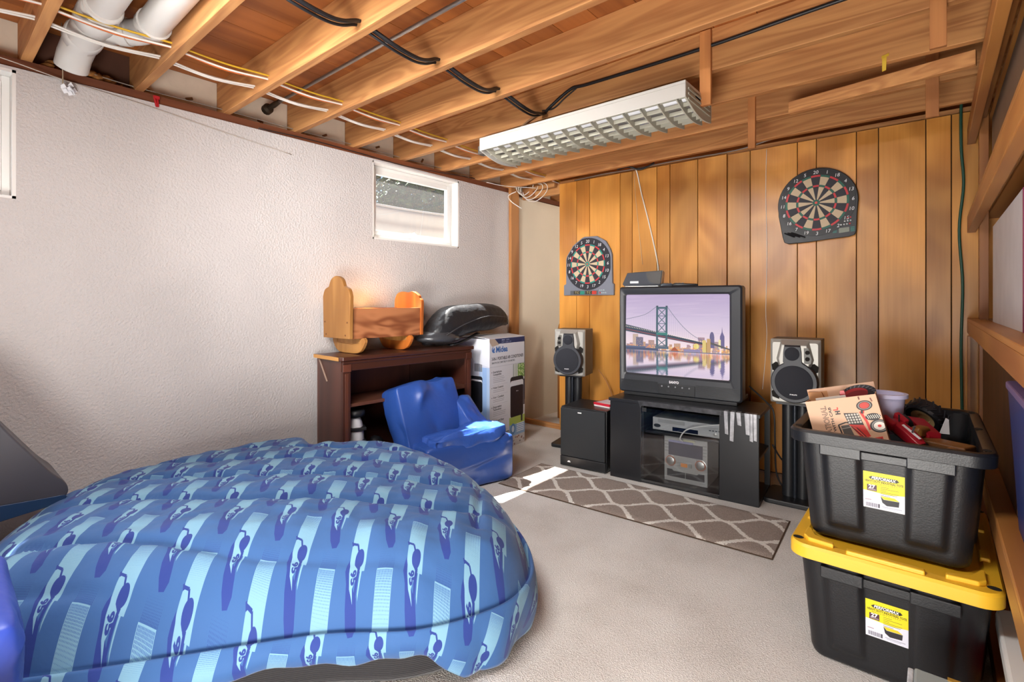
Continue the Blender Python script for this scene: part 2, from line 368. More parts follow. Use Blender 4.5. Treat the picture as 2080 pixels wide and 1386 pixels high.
# far wall: stud plate, sheet panelling of grooved planks, end stud
WB = B(); WB.box(0.46, XR, 3.752, 3.762, 0, 2.205); WBK = struct(WB.obj('wall_back', M_dark))
B().box(0.0, XR, 3.764, 3.80, 2.13, 2.24).obj('top_plate', M_joist, WBK, bevel=0.002, segs=1)
B().box(0.0, XR, 3.764, 3.80, 0.0, 0.04).obj('bottom_plate', M_joist, WBK)
ED = [0.458, 0.64, 0.771, 1.06, 1.167, 1.375, 1.48, 1.692, 1.898, 2.05, 2.339, 2.447, 2.66, 2.77, 2.99, 3.10, 3.30, 3.52, 3.74, XR]
for i in range(len(ED) - 1):
    f = 3.722 if ED[i + 1] < 1.9 else 3.733
    B().box(ED[i] + 0.0022, ED[i + 1] - 0.0022, f, 3.752, 0.01, 2.205 - (0.0 if f < 3.73 else 0.004)).obj('panel_plank', M_panel, WBK, bevel=0.0015, segs=1)
for x0 in (0.46, 0.9, 1.3, 1.7):
    B().box(x0, x0 + 0.038, 3.764, 3.80, 0.04, 2.13).obj('stud', M_post, WBK)
B().box(0.12, 0.155, 3.725, 3.76, 2.14, 2.25).obj('plate_block', M_joistv, WBK)
B().box(0.165, 0.42, 3.70, 3.735, 2.185, 2.235).obj('plate_block', M_joist, WBK)
b = B(); b.box(-0.004, 0.03, 3.565, 3.68, 0, ZJ); struct(b.obj('trim_2', M_post, bevel=0.003))

# ------------------------------------------------------------------ windows
def window(n, ya, yb):
    za, zb = 1.60, ZT - 0.012
    b = B(); f = 0.045                                     # painted reveal lining + outer frame
    for (y0, y1, z0, z1) in ((ya, ya + 0.012, za, zb), (yb - 0.012, yb, za, zb), (ya, yb, za, za + 0.012), (ya, yb, zb - 0.012, zb)):
        b.box(-0.128, -0.001, y0, y1, z0, z1)
    w = struct(b.obj('window_%d' % n, M_white))
    def ring(x0, x1, i, t, name, par, m=M_white):
        b = B(); A, Bq, C, D = ya + i, yb - i, za + i, zb - i
        b.box(x0, x1, A, A + t, C, D); b.box(x0, x1, Bq - t, Bq, C, D); b.box(x0, x1, A + t, Bq - t, C, C + t); b.box(x0, x1, A + t, Bq - t, D - t, D)
        return b.obj(name, m, par, bevel=0.003)
    ring(-0.11, -0.07, 0.012, 0.028, 'window_frame', w)
    sash = ring(-0.10, -0.062, 0.040, 0.034, 'sash', w)
    B().box(-0.084, -0.081, ya + 0.074, yb - 0.074, za + 0.074, zb - 0.074).obj('pane', M_glass, w)
    c = (ya + yb) / 2
    b = B(); b.box(-0.062, -0.046, c - 0.035, c + 0.035, za + 0.046, za + 0.062); b.lathe([(0.0, 0), (0.022, 0), (0.024, 0.006), (0.015, 0.012), (0.0, 0.013)], 20, T(-0.062, c, za + 0.068) @ RY(R(90)), caps=False)
    b.obj('latch', M_white, w)
window(1, 2.085, 2.925); window(2, -0.56, 0.29)
# outside: window wells, ground, bushes
M_well = plain('galvanised_well', '#6e6d6c', 0.45, metal=0.1, var=0.08, vscale=3)
M_ground = plain('outdoor_soil', '#6c645c', 0.95, var=0.3, vscale=20)
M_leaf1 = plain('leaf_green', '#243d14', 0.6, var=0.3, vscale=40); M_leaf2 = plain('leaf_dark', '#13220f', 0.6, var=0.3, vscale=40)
for k, (yc, hl) in enumerate(((2.95, 1.25), (-0.13, 0.75))):
    pr = []
    for i in range(25):
        a = R(-90 + 180 * i / 24); pr.append((-0.15 - 0.75 * max(0.0, math.cos(a)) ** 0.6, yc + hl * math.sin(a)))
    b = B(); zz = [1.12 + 0.92 * j / 24 for j in range(25)]
    b.loft([[(px - 0.012 * math.sin(j * math.pi / 2) * (1 if px < -0.3 else 0), py, z) for px, py in pr] for j, z in enumerate(zz)], closed=False, caps=False)
    o = b.obj('window_well', M_well, smooth=True); tag(o, 'pale curved metal window well outside the %s window' % ('small far' if k == 0 else 'left edge'), 'window well')
    so = o.modifiers.new('t', 'SOLIDIFY'); so.thickness = 0.01
    B().tube([(px, py, 2.045) for px, py in pr], 0.014, 8).obj('rim', M_well, o, smooth=True)
b = B(); b.box(-0.88, -0.14, 1.7, 4.3, 1.05, 1.13); b.box(-0.88, -0.14, -0.9, 0.65, 1.05, 1.13); b.box(-8, -0.915, -6, 9, 1.95, 2.03)
struct(b.obj('trim_3', M_ground))
def bush(loc, rx, ry, rz, n, mat, label):
    rng = np.random.default_rng(int(abs(loc[1] * 100)) + 3); b = B()
    for i in range(n):
        d = rng.normal(size=3); d /= np.linalg.norm(d); q = Vector((d[0] * rx, d[1] * ry, abs(d[2]) * rz)) * (0.55 + 0.45 * rng.random())
        M = Matrix.Translation(q) @ Matrix.Rotation(rng.random() * 6.3, 4, Vector(rng.normal(size=3))); s = 0.036 + 0.034 * rng.random()
        vs = [b.bm.verts.new(M @ Vector(v)) for v in ((-s, 0, 0), (0, -s * 0.45, s * .15), (s, 0, 0), (0, s * 0.45, s * .15))]
        b.bm.faces.new(vs)
    t = thing('bush', label, 'bush', loc)
    b.obj('foliage', mat, t)['kind'] = 'stuff'
    bb = B()
    for i in range(5): a = i * 1.3; bb.tube([(0, 0, -0.02), (rx * .4 * math.cos(a), ry * .4 * math.sin(a), rz * .7)], 0.012, 6)
    bb.obj('stem', plain('bark', '#5a4632', 0.9), t)
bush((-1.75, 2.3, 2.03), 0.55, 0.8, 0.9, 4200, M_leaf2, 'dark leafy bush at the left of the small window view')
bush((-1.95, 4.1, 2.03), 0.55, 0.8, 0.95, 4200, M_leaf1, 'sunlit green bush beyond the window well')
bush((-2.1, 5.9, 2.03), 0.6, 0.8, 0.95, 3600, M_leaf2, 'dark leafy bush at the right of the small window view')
bush((-2.0, -0.2, 2.03), 0.7, 1.0, 3.8, 11000, M_leaf2, 'tall added bush blocking sun from the left edge window')  # added outside to keep direct sun off the left edge window
# ------------------------------------------------------------------ ceiling things: pipe, cables, conduit, light
t = thing('drain_pipe', 'white plastic drain pipe with wye and elbow between ceiling joists at top left', 'pipe', (0.3, 0.46, 2.3))
B().tube([(1.6, 0.02, 0.02), (0.16, 0.02, 0.005)], 0.057, 24).obj('main_pipe', M_pvc, t, smooth='auto')
B().tube([(0.17, 0.02, 0.0), (-0.13, 0.015, -0.01), (-0.22, 0.01, -0.04), (-0.26, 0.005, -0.085)], 0.062, 24).obj('hub', M_pvc, t, smooth='auto')
for x0, x1, rr in ((0.10, 0.19, 0.069), (-0.12, -0.045, 0.070), (0.22, 0.235, 0.066), (0.26, 0.275, 0.066)):
    B().tube([(x0, 0.018, 0.0), (x0 + 0.006, 0.018, 0.0), (x1 - 0.006, 0.018, 0.0), (x1, 0.018, 0.0)], [rr - .004, rr, rr, rr - .004], 24).obj('collar', M_pvc, t, smooth='auto')
c = smoothcurve([(0.0, 0.02, 0.0), (0.06, 0.09, 0.005), (0.115, 0.155, 0.008), (0.20, 0.185, 0.01), (0.30, 0.187, 0.012)], 6)
B().tube(c, 0.052, 20).obj('branch_elbow', M_pvc, t, smooth='auto')
B().tube([(0.075, 0.105, 0.005), (0.10, 0.135, 0.006)], 0.058, 20).obj('collar', M_pvc, t, smooth='auto')
B().tube([(0.215, 0.187, 0.01), (0.255, 0.187, 0.01)], 0.064, 20).obj('collar', M_pvc, t, smooth='auto')
B().tube([(0.25, 0.187, 0.012), (1.6, 0.187, 0.035)], 0.057, 24).obj('branch_pipe', M_pvc, t, smooth='auto')
# brown foam round the pipe outlet
b = B(); rng = np.random.default_rng(4)
for i in range(26):
    p = (-0.07 + rng.normal() * 0.012, 0.56 + rng.normal() * 0.09, 2.225 + abs(rng.normal()) * 0.015); s = 0.012 + rng.random() * 0.02
    b.lathe([(0.0, -s * .5), (s * .8, -s * .3), (s, 0), (s * .7, s * .35), (0, s * .5)], 8, T(*p) @ RX(rng.random()) @ RY(rng.random()), caps=False)
tag(b.obj('pipe_insulation', plain('brown_foam', '#8a5a28', 0.9, var=0.4, vscale=40, bump=0.5, bscale=60), smooth=True), 'crumbling brown foam on the sill under the white drain pipe', 'insulation', kind='stuff')

def cable(name, pts, r, mat, label, sm=6, cat='cable', group=None, n=7):
    o = B().tube(smoothcurve(pts, sm) if sm else pts, r, n).obj(name, mat, smooth=True); return tag(o, label, cat, group)
# romex bundle crossing the joists along the left wall
def run(x, dz, amp):
    pts = []
    for i, y in enumerate(JY[6:17]):
        xx = x if y < 1.4 else x - 0.035 * (y - 1.4) / 0.407 * 0.62
        pts += [(xx, y - 0.038, 2.246 + dz), (xx, y, 2.240 + dz)]
        pts += [(xx + 0.006, y + 0.18, 2.232 + dz - amp * .7)]
    return pts
for k, (x, dz, amp, mt, lb) in enumerate(((0.545, 0.012, 0.0, M_yellowcable, 'yellow sheathed wire of the bundle through the joists by the white wall'),
        (0.535, -0.002, 0.006, M_whitecable, 'white sheathed wire just under the yellow one through the joists'),
        (0.525, 0.0, 0.012, M_orangecable, 'orange sheathed wire of the bundle through the joists'),
        (0.36, 0.01, 0.002, M_whitecable, 'white wire nearest the wall of the bundle through the joists'),
        (0.375, 0.0, 0.010, M_whitecable, 'slack white wire second from the wall in the bundle'),
        (0.39, 0.004, 0.016, M_whitecable, 'white wire sagging lowest in the bundle by the wall'))):
    cable('electrical_wire', run(x, dz, amp), 0.0045, mt, lb, 5, 'wire')
# black cable swags between joists
for j, (dx, rr) in enumerate(((0.0, 0.0085), (0.014, 0.007), (-0.012, 0.006))):
    pts = []
    for i in range(8, 12):
        y = JY[i]; e = -0.006 * j
        pts += [(1.31 + dx, y - 0.038, 2.252 + e), (1.325 + dx, y + 0.001, 2.236 + e), (1.34 + dx, y + 0.10, 2.205 + e), (1.33 + dx, y + 0.22, 2.202 + e), (1.318 + dx, y + 0.30, 2.22 + e)]
    pts += [(1.31 + dx, JY[12] - 0.043, 2.237)]
    if j == 0:
        y4 = JY[12] - 0.05
        pts += [(1.36, y4, 2.262), (1.50, y4, 2.325), (1.62, y4 + .002, 2.322), (2.2, y4 + .002, 2.318), (2.8, y4 + .002, 2.335), (3.4, y4 + .002, 2.335)]
    cable('black_cable', pts, rr, M_blackcable, ('thick black cable swagged under the joists, running on along a joist face', 'thinner black cable swagged beside the thick one', 'thinnest black cable of the swagged three')[j], 6)
cable('copper_cable', [(1.30, 2.33, 2.24), (1.2, 2.325, 2.215), (1.08, 2.33, 2.16), (1.0, 2.32, 2.14), (0.93, 2.25, 2.10)], 0.006, plain('tan_cable', '#7a5a3c', 0.5), 'brown supply cable dropping to the left end of the ceiling light', 6)
cable('black_wire', [(1.30, 2.333, 2.255), (1.38, 2.333, 2.25), (1.46, 2.333, 2.29), (1.55, 2.333, 2.33)], 0.004, M_blackcable, 'short thin black wire looping above the ceiling light', 6)
t = thing('water_pipe', 'thin grey metal water pipe with a dark valve along a joist', 'pipe', (0.3, 1.35, 2.3))
B().tube([(2.6, -0.02, 0.0), (-0.14, 0.0, -0.002)], 0.009, 10).obj('pipe', M_steel, t, smooth=True)
B().tube([(-0.30, 0.0, -0.01), (-0.27, 0.0, -0.006), (-0.26, 0, -.005), (-0.2, 0.0, -0.004), (-0.13, 0, 0)], [0.03, 0.03, 0.014, 0.016, 0.012], 12).obj('valve', plain('dark_brass', '#3d3226', 0.5, metal=0.6), t, smooth='auto')
# strung lines along the wall head
cable('twisted_wire', [(0.02, -0.1, 2.19), (0.05, 0.2, 2.178), (0.012, 0.45, 2.16), (0.006, 0.75, 2.14), (0.006, 1.1, 2.10), (0.006, 1.5, 2.06)], 0.0022, plain('pale_wire', '#bdb4aa', 0.6), 'thin pale wire strung along the wall head at upper left', 6, 'wire')
cable('twisted_wire', [(-0.03, 0.45, 2.245), (-0.03, 0.6, 2.235), (-0.03, 0.75, 2.23), (-0.03, 1.1, 2.235), (-0.03, 1.5, 2.232), (-0.03, 2.0, 2.235), (-0.02, 2.6, 2.232), (-0.02, 3.1, 2.24)], 0.0024, plain('tin_wire', '#8d857c', 0.5), 'grey twisted wire running through the bays above the sill', 5, 'wire')
cable('black_wire', [(0.012, 1.30, 2.168), (0.014, 1.6, 2.178), (0.012, 1.95, 2.175), (0.02, 2.4, 2.165), (0.012, 2.9, 2.20), (0.012, 3.1, 2.21)], 0.003, M_blackcable, 'thin black wire lying along the sill above the small window', 6, 'wire')
cable('hanging_string', [(0.05, 0.43, 2.40), (0.052, 0.433, 2.25), (0.05, 0.435, 2.13)], 0.0025, plain('twine', '#9d8a72', 0.8), 'brown string hanging from the ceiling by the drain pipe', 4, 'string')
b = B(); rng = np.random.default_rng(2)
for i in range(9):
    a = rng.normal(size=3) * 0.016; b.quad([(0.05 + a[0], 0.44 + a[1], 2.11 + a[2] * .7), (0.05 + a[0] + .014, 0.45 + a[1], 2.115 + a[2]), (0.055 + a[0], 0.462 + a[1], 2.10 + a[2]), (0.045 + a[0], 0.447 + a[1], 2.095 + a[2])])
tag(b.obj('plastic_scrap', plain('clear_scrap', '#e6e6ea', 0.2)), 'crumpled scrap of clear plastic at the end of the hanging string', 'scrap')
b = B()
for q, s in ((0.0, 1), (0.012, -1)): b.bar((0.004, 0.79 + q, 2.20), (0.012, 0.795 + q + s * 0.004, 2.145), 0.009, 0.008)
b.box(0.002, 0.012, 0.787, 0.812, 2.185, 2.20)
tag(b.obj('clothes_peg', plain('red_plastic', '#b3222a', 0.4)), 'red plastic peg clipped under the joist at upper left', 'peg')
for y, z, a in ((0.98, 2.27, 20), (1.36, 2.25, -15), (1.78, 2.27, 30), (2.2, 2.29, 25), (2.62, 2.28, 60)):
    B().obox((-0.103, y, z), (0.006, 0.035, 0.014), RX(R(a))).obj('rim_knot', plain('knot_brown', '#6a4423', 0.8), CEIL)
# coil of white wire at the corner
for i in range(4):
    r0, c0 = 0.075 + 0.012 * i, (0.16 + 0.03 * i, 3.60 + 0.012 * i, 2.19 - 0.012 * i)
    pts = [(c0[0] + r0 * math.cos(a) * 1.25, c0[1] + 0.02 * math.sin(a * 2), c0[2] + r0 * 0.8 * math.sin(a)) for a in [k * math.pi / 8 + i for k in range(15)]]
    cable('white_wire', pts, 0.0035, M_whitecable, 'loop of white wire in the coil hanging at the room corner', 4, 'wire', 'white wire coil at the corner')
cable('white_wire', [(0.10, 3.55, 2.16), (0.05, 3.50, 2.12), (0.09, 3.5, 2.06), (0.16, 3.56, 2.00)], 0.0042, M_whitecable, 'loose white wire end poking down below the corner coil', 5, 'wire')
cable('white_wire', [(0.06, 3.20, 2.188), (0.1, 3.4, 2.185), (0.25, 3.66, 2.19)], 0.003, M_whitecable, 'straight white wire leading along the last joist into the corner coil', 5, 'wire')
# cable along the stud plate above the panelling
cable('grey_cable', [(0.6, 3.755, 2.224), (0.9, 3.745, 2.23), (1.18, 3.745, 2.225), (1.5, 3.75, 2.232), (1.95, 3.74, 2.225), (2.2, 3.72, 2.252), (2.35, 3.72, 2.262), (2.5, 3.73, 2.262), (3.0, 3.74, 2.258), (3.4, 3.74, 2.262)], 0.0045, plain('grey_flex', '#9a9088', 0.5), 'grey cable wandering along the top of the panelling', 6)
b = B()
b.tube(smoothcurve([(1.10, 3.60, 2.205), (1.17, 3.66, 2.225), (1.25, 3.70, 2.20), (1.36, 3.71, 2.235)], 6), 0.007, 8)
tag(b.obj('black_cable', M_blackcable, smooth=True), 'short bunch of black cable over the panelling where the white cord drops', 'cable')
cable('white_cable', [(1.16, 3.70, 2.235), (1.21, 3.705, 2.20), (1.255, 3.71, 2.0), (1.32, 3.712, 1.75), (1.385, 3.712, 1.46), (1.40, 3.70, 1.30)], 0.005, M_whitecable, 'white cord dropping down the panelling behind the television', 6, 'cord')
cable('thin_string', [(1.19, 3.71, 2.20), (1.20, 3.713, 2.0), (1.23, 3.713, 1.72), (1.26, 3.713, 1.45)], 0.0013, plain('thread', '#c9bda6', 0.8), 'very thin thread hanging beside the white cord on the panelling', 5, 'string')
cable('white_string', [(2.155, 3.728, 2.19), (2.15, 3.729, 1.9), (2.158, 3.728, 1.5), (2.15, 3.729, 1.1), (2.156, 3.728, 0.9), (2.13, 3.728, 0.56)], 0.002, M_whitecable, 'thin white string hanging down the panelling between television and right speaker', 5, 'string')
cable('green_cord', [(3.20, 3.725, 2.32), (3.155, 3.70, 2.33), (3.14, 3.70, 2.24), (3.140, 3.705, 2.0), (3.150, 3.71, 1.80), (3.132, 3.71, 1.55), (3.146, 3.71, 1.25), (3.14, 3.71, 0.9), (3.145, 3.70, 0.45), (3.15, 3.69, 0.02)], 0.007, plain('green_flex', '#1f4a3a', 0.45), 'dark green cord hanging in the corner beside the shelf', 6, 'cord')
b = B(); b.quad([(2.852, 2.744, 2.235), (2.868, 2.744, 2.235), (2.866, 2.742, 2.172), (2.852, 2.742, 2.168)]); b.quad([(2.85, 2.742, 2.237), (2.876, 2.742, 2.243), (2.876, 2.740, 2.230), (2.85, 2.740, 2.224)])
o = b.obj('yellow_tape', plain('yellow_tape', '#e0b93a', 0.6)); o.modifiers.new('t', 'SOLIDIFY').thickness = 0.001; tag(o, 'scrap of yellow tape stuck to a ceiling joist near the shelf', 'tape')

# fluorescent fixture with egg-crate louver
t = thing('ceiling_light', 'white fluorescent shop light with open egg-crate louver under the joists', 'light', (1.60, 2.30, 2.1))
M_lw = plain('enamel_white', '#b9b6b0', 0.4); M_louv = plain('louver_plastic', '#aeab9c', 0.5, trans=0.0)
ya, yb = -0.165, 0.165; hx = 0.61
b = B(); b.box(-hx, hx, ya, yb, -0.002, 0.012); b.box(-hx, hx, ya, ya + 0.004, -0.062, -0.002); b.box(-hx, hx, yb - 0.004, yb, -0.062, -0.002); b.box(-hx, hx, -0.05, 0.05, -0.03, -0.002)
b.obj('housing', M_lw, t, bevel=0.002)
def bot(y): u = (y - ya) / (yb - ya); return -0.058 - 0.03 * u - 0.028 * math.sin(math.pi * u)
def blade(x, w, top, name, mt):
    ys = [ya + .005 + (yb - ya - .01) * i / 12 for i in range(13)]
    poly = [(y, bot(y)) for y in ys] + [(y, max(top, bot(y) + 0.034)) for y in ys[::-1]]
    M = Matrix(((0, 0, 1, x), (1, 0, 0, 0), (0, 1, 0, 0), (0, 0, 0, 1))); return B().prism(poly, -w / 2, w / 2, M).obj(name, mt, t)
for i in range(14):
    blade(-hx + 0.045 + (2 * hx - 0.09) * i / 13, 0.005, -0.066, 'louver_blade', M_louv)
for s in (-1, 1): blade(s * (hx - 0.004), 0.008, 0.0, 'end_cap', M_louv if s > 0 else M_lw)
for k in range(3): B().box(hx, hx + 0.004, ya + 0.03, yb - 0.03, -0.02 - k * .022, -0.012 - k * .022).obj('cap_rib', M_louv, t)
for i in range(6):
    y = ya + 0.035 + (yb - ya - 0.07) * i / 5; zb = bot(y)
    B().box(-hx + 0.01, hx - 0.01, y - 0.0012, y + 0.0012, zb + 0.016, zb + 0.034).obj('louver_fin', M_louv, t)
for y in (-0.085, 0.085): B().tube([(-hx + 0.02, y, -0.035), (hx - 0.02, y, -0.035)], 0.016, 14).obj('tube', plain('tube_glass', '#eef0f6', 0.25), t, smooth='auto')
b = B(); b.box(-hx - 0.075, -hx - 0.004, -0.10, -0.05, -0.055, -0.005); b.lathe([(0.0, 0), (0.004, 0), (0.004, .004), (0, .004)], 10, T(-hx - 0.04, -0.101, -0.03) @ RX(R(90)), caps=False)
b.obj('junction_box', plain('grey_metal', '#6f6a66', 0.5, metal=0.6), t, bevel=0.003)
for x in (-0.5, 0.5): B().tube([(x, 0.06, 0.01), (x, 0.06, 0.115)], 0.002, 6).obj('hanging_rod', M_steel, t)

# ------------------------------------------------------------------ dartboards
M_seg = [plain('seg_black', '#2b2b33', 0.6), plain('seg_cream', '#c9b596', 0.6), plain('ring_red', '#c8343c', 0.5), plain('ring_green', '#15604f', 0.5), plain('bull_teal', '#1c8f80', 0.5)]
NUM = [20, 1, 18, 4, 13, 6, 10, 15, 2, 17, 3, 19, 7, 16, 8, 11, 14, 9, 12, 5]
def ringseg(b, r0, r1, a0, a1, z0, z1, mi):
    n = 4; p = [(r0 * math.sin(a0 + (a1 - a0) * i / n), r0 * math.cos(a0 + (a1 - a0) * i / n)) for i in range(n + 1)] + [(r1 * math.sin(a1 - (a1 - a0) * i / n), r1 * math.cos(a1 - (a1 - a0) * i / n)) for i in range(n + 1)]
    f0 = len(b.bm.faces); b.prism(p, z0, z1)
    b.bm.faces.ensure_lookup_table()
    for f in b.bm.faces[f0:]: f.material_index = mi
def dartboard(loc, rt, outline, body_mat, face_mat, face_r, num_r, ns, label, teal, tilt=0.0, depth=0.025):
    t = thing('dartboard', label, 'dartboard', loc)
    M = RY(tilt) @ RX(R(90))                     # local xy -> wall plane, z -> towards the room
    B().prism(outline, -depth, 0.0, M).obj('case', body_mat, t, bevel=0.004, segs=3)
    rp = []
    for i in range(120):
        a = 2 * math.pi * i / 120; ux, uy = math.sin(a), math.cos(a); best = 9
        for k in range(len(outline)):
            (ax, ay), (bx, by) = outline[k - 1], outline[k]; dx, dy = bx - ax, by - ay; den = ux * dy - uy * dx
            if abs(den) < 1e-9: continue
            tt_ = (ax * dy - ay * dx) / den; ss_ = (ax * uy - ay * ux) / den
            if tt_ > 0 and -1e-6 <= ss_ <= 1 + 1e-6: best = min(best, tt_)
        rr_ = min(face_r, best - 0.012); rp.append((ux * rr_, uy * rr_))
    B().prism(rp, 0.0, 0.004, M).obj('number_ring', face_mat, t)
    for i in range(20):
        a0, a1 = R(-9 + 18 * i), R(9 + 18 * i); g = R(0.35)
        dark = i % 2 == 0
        for r0, r1, mi in ((rt * .11, rt * .57, 0 if dark else 1), (rt * .64, rt * .93, 0 if dark else 1), (rt * .57, rt * .64, 2 if dark else 3), (rt * .93, rt, 2 if dark else 3)):
            b = B(); ringseg(b, r0 + 0.0006, r1 - 0.0006, a0 + g, a1 - g, 0.004, 0.0068, 0)
            b.bm.transform(M); b.obj('scoring_segment', (M_seg[4] if teal and mi == 3 else M_seg[mi]), t)
        lettering(str(NUM[i]), M_ink, t, M @ T(num_r * math.sin(R(18 * i)), num_r * math.cos(R(18 * i)), 0.004), ns, 'number', shear=0.15)
    B().lathe([(0.0, 0.004), (rt * .11, 0.004), (rt * .11, 0.008), (0, 0.0085)], 30, M, caps=False).obj('outer_bull', M_seg[4] if teal else M_seg[3], t)
    B().lathe([(0.0, 0.008), (rt * .045, 0.008), (rt * .045, 0.0105), (0, 0.011)], 24, M, caps=False).obj('bullseye', plain('bull_red', '#d8483c', 0.5), t)
    return t, M
M_gy = plain('grey_board', '#777a86', 0.5); M_dk = plain('charcoal_board', '#1b1b20', 0.42)
def pol(r, a): return (r * math.sin(R(a)), r * math.cos(R(a)))
# left board: faceted top, squared foot
oc = [(0.245, -0.265), (0.245, -0.175), (0.232, -0.165), (0.228, 0.07), (0.213, 0.115), (0.17, 0.185), (0.085, 0.232), (-0.035, 0.235), (-0.06, 0.226), (-0.15, 0.165), (-0.212, 0.08), (-0.222, 0.05), (-0.222, -0.165), (-0.245, -0.175), (-0.245, -0.265)]
t, M = dartboard((0.77, 3.695, 1.475), 0.168, oc[::-1], M_gy, plain('navy_ring', '#22232c', 0.55), 0.222, 0.193, 0.036, 'grey electronic dartboard with faceted top and squared foot, left of the television', True)
cv = Cv(400, 46, '#55585f')
for x, c, s in ((20, '#2e2a22', 'T C'), (190, '#2e2a22', 'T C')): cv.rect(x + 30, 4, x + 125, 42, '#3a352b'); cv.text(s, x + 78, 34, 34, '#b9a86c', align='c', bold=.02)
for x, c in ((145, '#1f9a86'), (315, '#d23a2c')):
    cv.rect(x, 4, x + 62, 42, c)
    for i in range(5): cv.line((x + 12 * i, 4), (x + 12 * i + 14, 42), 2, '#33302a')
B().quad([M @ Vector(q) for q in ((-0.175, -0.26, 0.001), (0.10, -0.26, 0.001), (0.10, -0.225, 0.001), (-0.175, -0.225, 0.001))]).obj('score_display', picmat('score_print', cv.img('score_print'), 0.3), t)
for i in range(7): B().lathe([(0, 0), (.006, 0), (.006, .004), (0, .005)], 10, M @ T(0.12 + 0.018 * (i % 4), -0.245 + 0.022 * (i // 4), 0), caps=False).obj('button', plain('pale_button', '#a9b7bb', 0.5) if i else M_seg[2], t)
# right board: round top, flared foot
oc = [pol(0.222, a) for a in range(-100, 101, 8)] + [(0.215, -0.08), (0.208, -0.20), (0.198, -0.222), (0.17, -0.230), (0.06, -0.236), (-0.05, -0.245), (-0.165, -0.247), (-0.188, -0.236), (-0.197, -0.20), (-0.219, -0.06)]
t, M = dartboard((2.452, 3.70, 1.785), 0.176, oc, M_dk, plain('black_ring', '#141417', 0.45), 0.210, 0.1945, 0.03, 'black electronic dartboard with rounded top on the panelling above the right speaker', False, tilt=R(-1))
for i, (x, y) in enumerate(((0.165, -0.115), (0.18, -0.113), (0.15, -0.135), (0.165, -0.134), (0.18, -0.133), (0.13, -0.155), (0.146, -0.154), (0.161, -0.153), (0.176, -0.152))):
    B().lathe([(0, 0), (.0045, 0), (.0045, .004), (0, .005)], 10, M @ T(x, y, 0.003), caps=False).obj('button', plain('btn', '#cfd2d4', 0.5) if i not in (0, 1, 8) else M_seg[2], t)
B().prism([(0.118, -0.205), (0.172, -0.20), (0.172, -0.172), (0.118, -0.175)], 0, 0.003, M).obj('score_display', plain('lcd', '#6f7362', 0.3), t)
for i in range(4):
    for x in (0.085, 0.178): B().prism([(x, -0.200 + .008 * i), (x + .022, -0.199 + .008 * i), (x + .022, -0.196 + .008 * i), (x, -0.197 + .008 * i)], 0, 0.002, M).obj('display_mark', M_seg[4], t)
b = B()
for i, a in enumerate((35, 28, 24)): b.tube([M @ Vector((-0.185 + .02 * i, -0.175, 0.006)), M @ Vector((-0.125 + .03 * i, -0.205 - .004 * i, 0.008))], 0.005, 6)
b.obj('dart', M_blackcable, t)
# ------------------------------------------------------------------ rug
def rugprint():
    Lr, Wr, k = 1.573, 0.5, 900
    w, h = int(Lr * k), int(Wr * k); X, Y = np.meshgrid((np.arange(w) + .5) / k, (np.arange(h) + .5) / k)
    rng = np.random.default_rng(8)
    jit = lambda s: np.kron(rng.normal(size=(h // s + 1, w // s + 1)), np.ones((s, s)))[:h, :w]
    Yj = Y + jit(6) * 0.0022; Xj = X + jit(6) * 0.0022
    d = np.full((h, w), 9.0); ph = 2 * np.pi * (Xj - 0.577) / 0.36
    for q in range(-4, 5):
        base = 0.23 + 0.14 * q + 0.07; sg = -1 if q % 2 == 0 else 1
        c = base + sg * 0.07 * np.cos(ph); sl = np.abs(0.07 * np.sin(ph) * 2 * np.pi / 0.36); d = np.minimum(d, np.abs(Yj - c) / np.sqrt(1 + sl ** 2))
    m = (d < 0.0125)[..., None].astype(float)
    tex = (0.5 + 0.5 * rng.random((h, w)))[..., None] * 0.7 + 0.3 * (jit(4)[..., None] * .25 + .7)
    a = np.array([0.72, 0.66, 0.62]) * (0.78 + 0.4 * (tex - .5)) * (1 - m) + np.array([0.98, 0.96, 0.93]) * (0.9 + 0.25 * (tex - .6)) * m
    e = (np.minimum(np.minimum(X, Lr - X), np.minimum(Y, Wr - Y)) < 0.008)[..., None]
    a = np.where(e, np.array([0.36, 0.29, 0.24]), a)
    im = bpy.data.images.new('rug_print', w, h); px = np.ones((h, w, 4), np.float32); px[..., :3] = np.clip(a, 0, 1); im.pixels.foreach_set(px.ravel()); im.update(); im.pack(); return im
b = B(); Lr, Wr = 1.573, 0.5; uvl = b.bm.loops.layers.uv.verify(); nx, ny = 60, 18; V = {}
for j in range(ny + 1):
    for i in range(nx + 1):
        x, y = Lr * i / nx, -Wr * j / ny; e = min(i, nx - i, j, ny - j)
        V[i, j] = b.bm.verts.new((x, y, 0.002 if e == 0 else 0.010 + 0.001 * math.sin(i * 1.3) * math.cos(j * 1.9) + (0.006 * max(0, (i - 50) / 10) * max(0, 1 - j / 6))))
for j in range(ny):
    for i in range(nx):
        f = b.bm.faces.new([V[i, j], V[i, j + 1], V[i + 1, j + 1], V[i + 1, j]])
        for lp, (p, q) in zip(f.loops, ((i, j), (i, j + 1), (i + 1, j + 1), (i + 1, j))): lp[uvl].uv = (p / nx, q / ny)
o = b.obj('runner_rug', picmat('rug_pile', rugprint(), 0.95, bump=0.7, bscale=260, spec=0.1), smooth=True, loc=(0.878, 2.893, 0.0)); o.rotation_euler.z = R(2.95)
tag(o, 'taupe runner rug with white ogee trellis pattern in front of the television stand', 'rug')
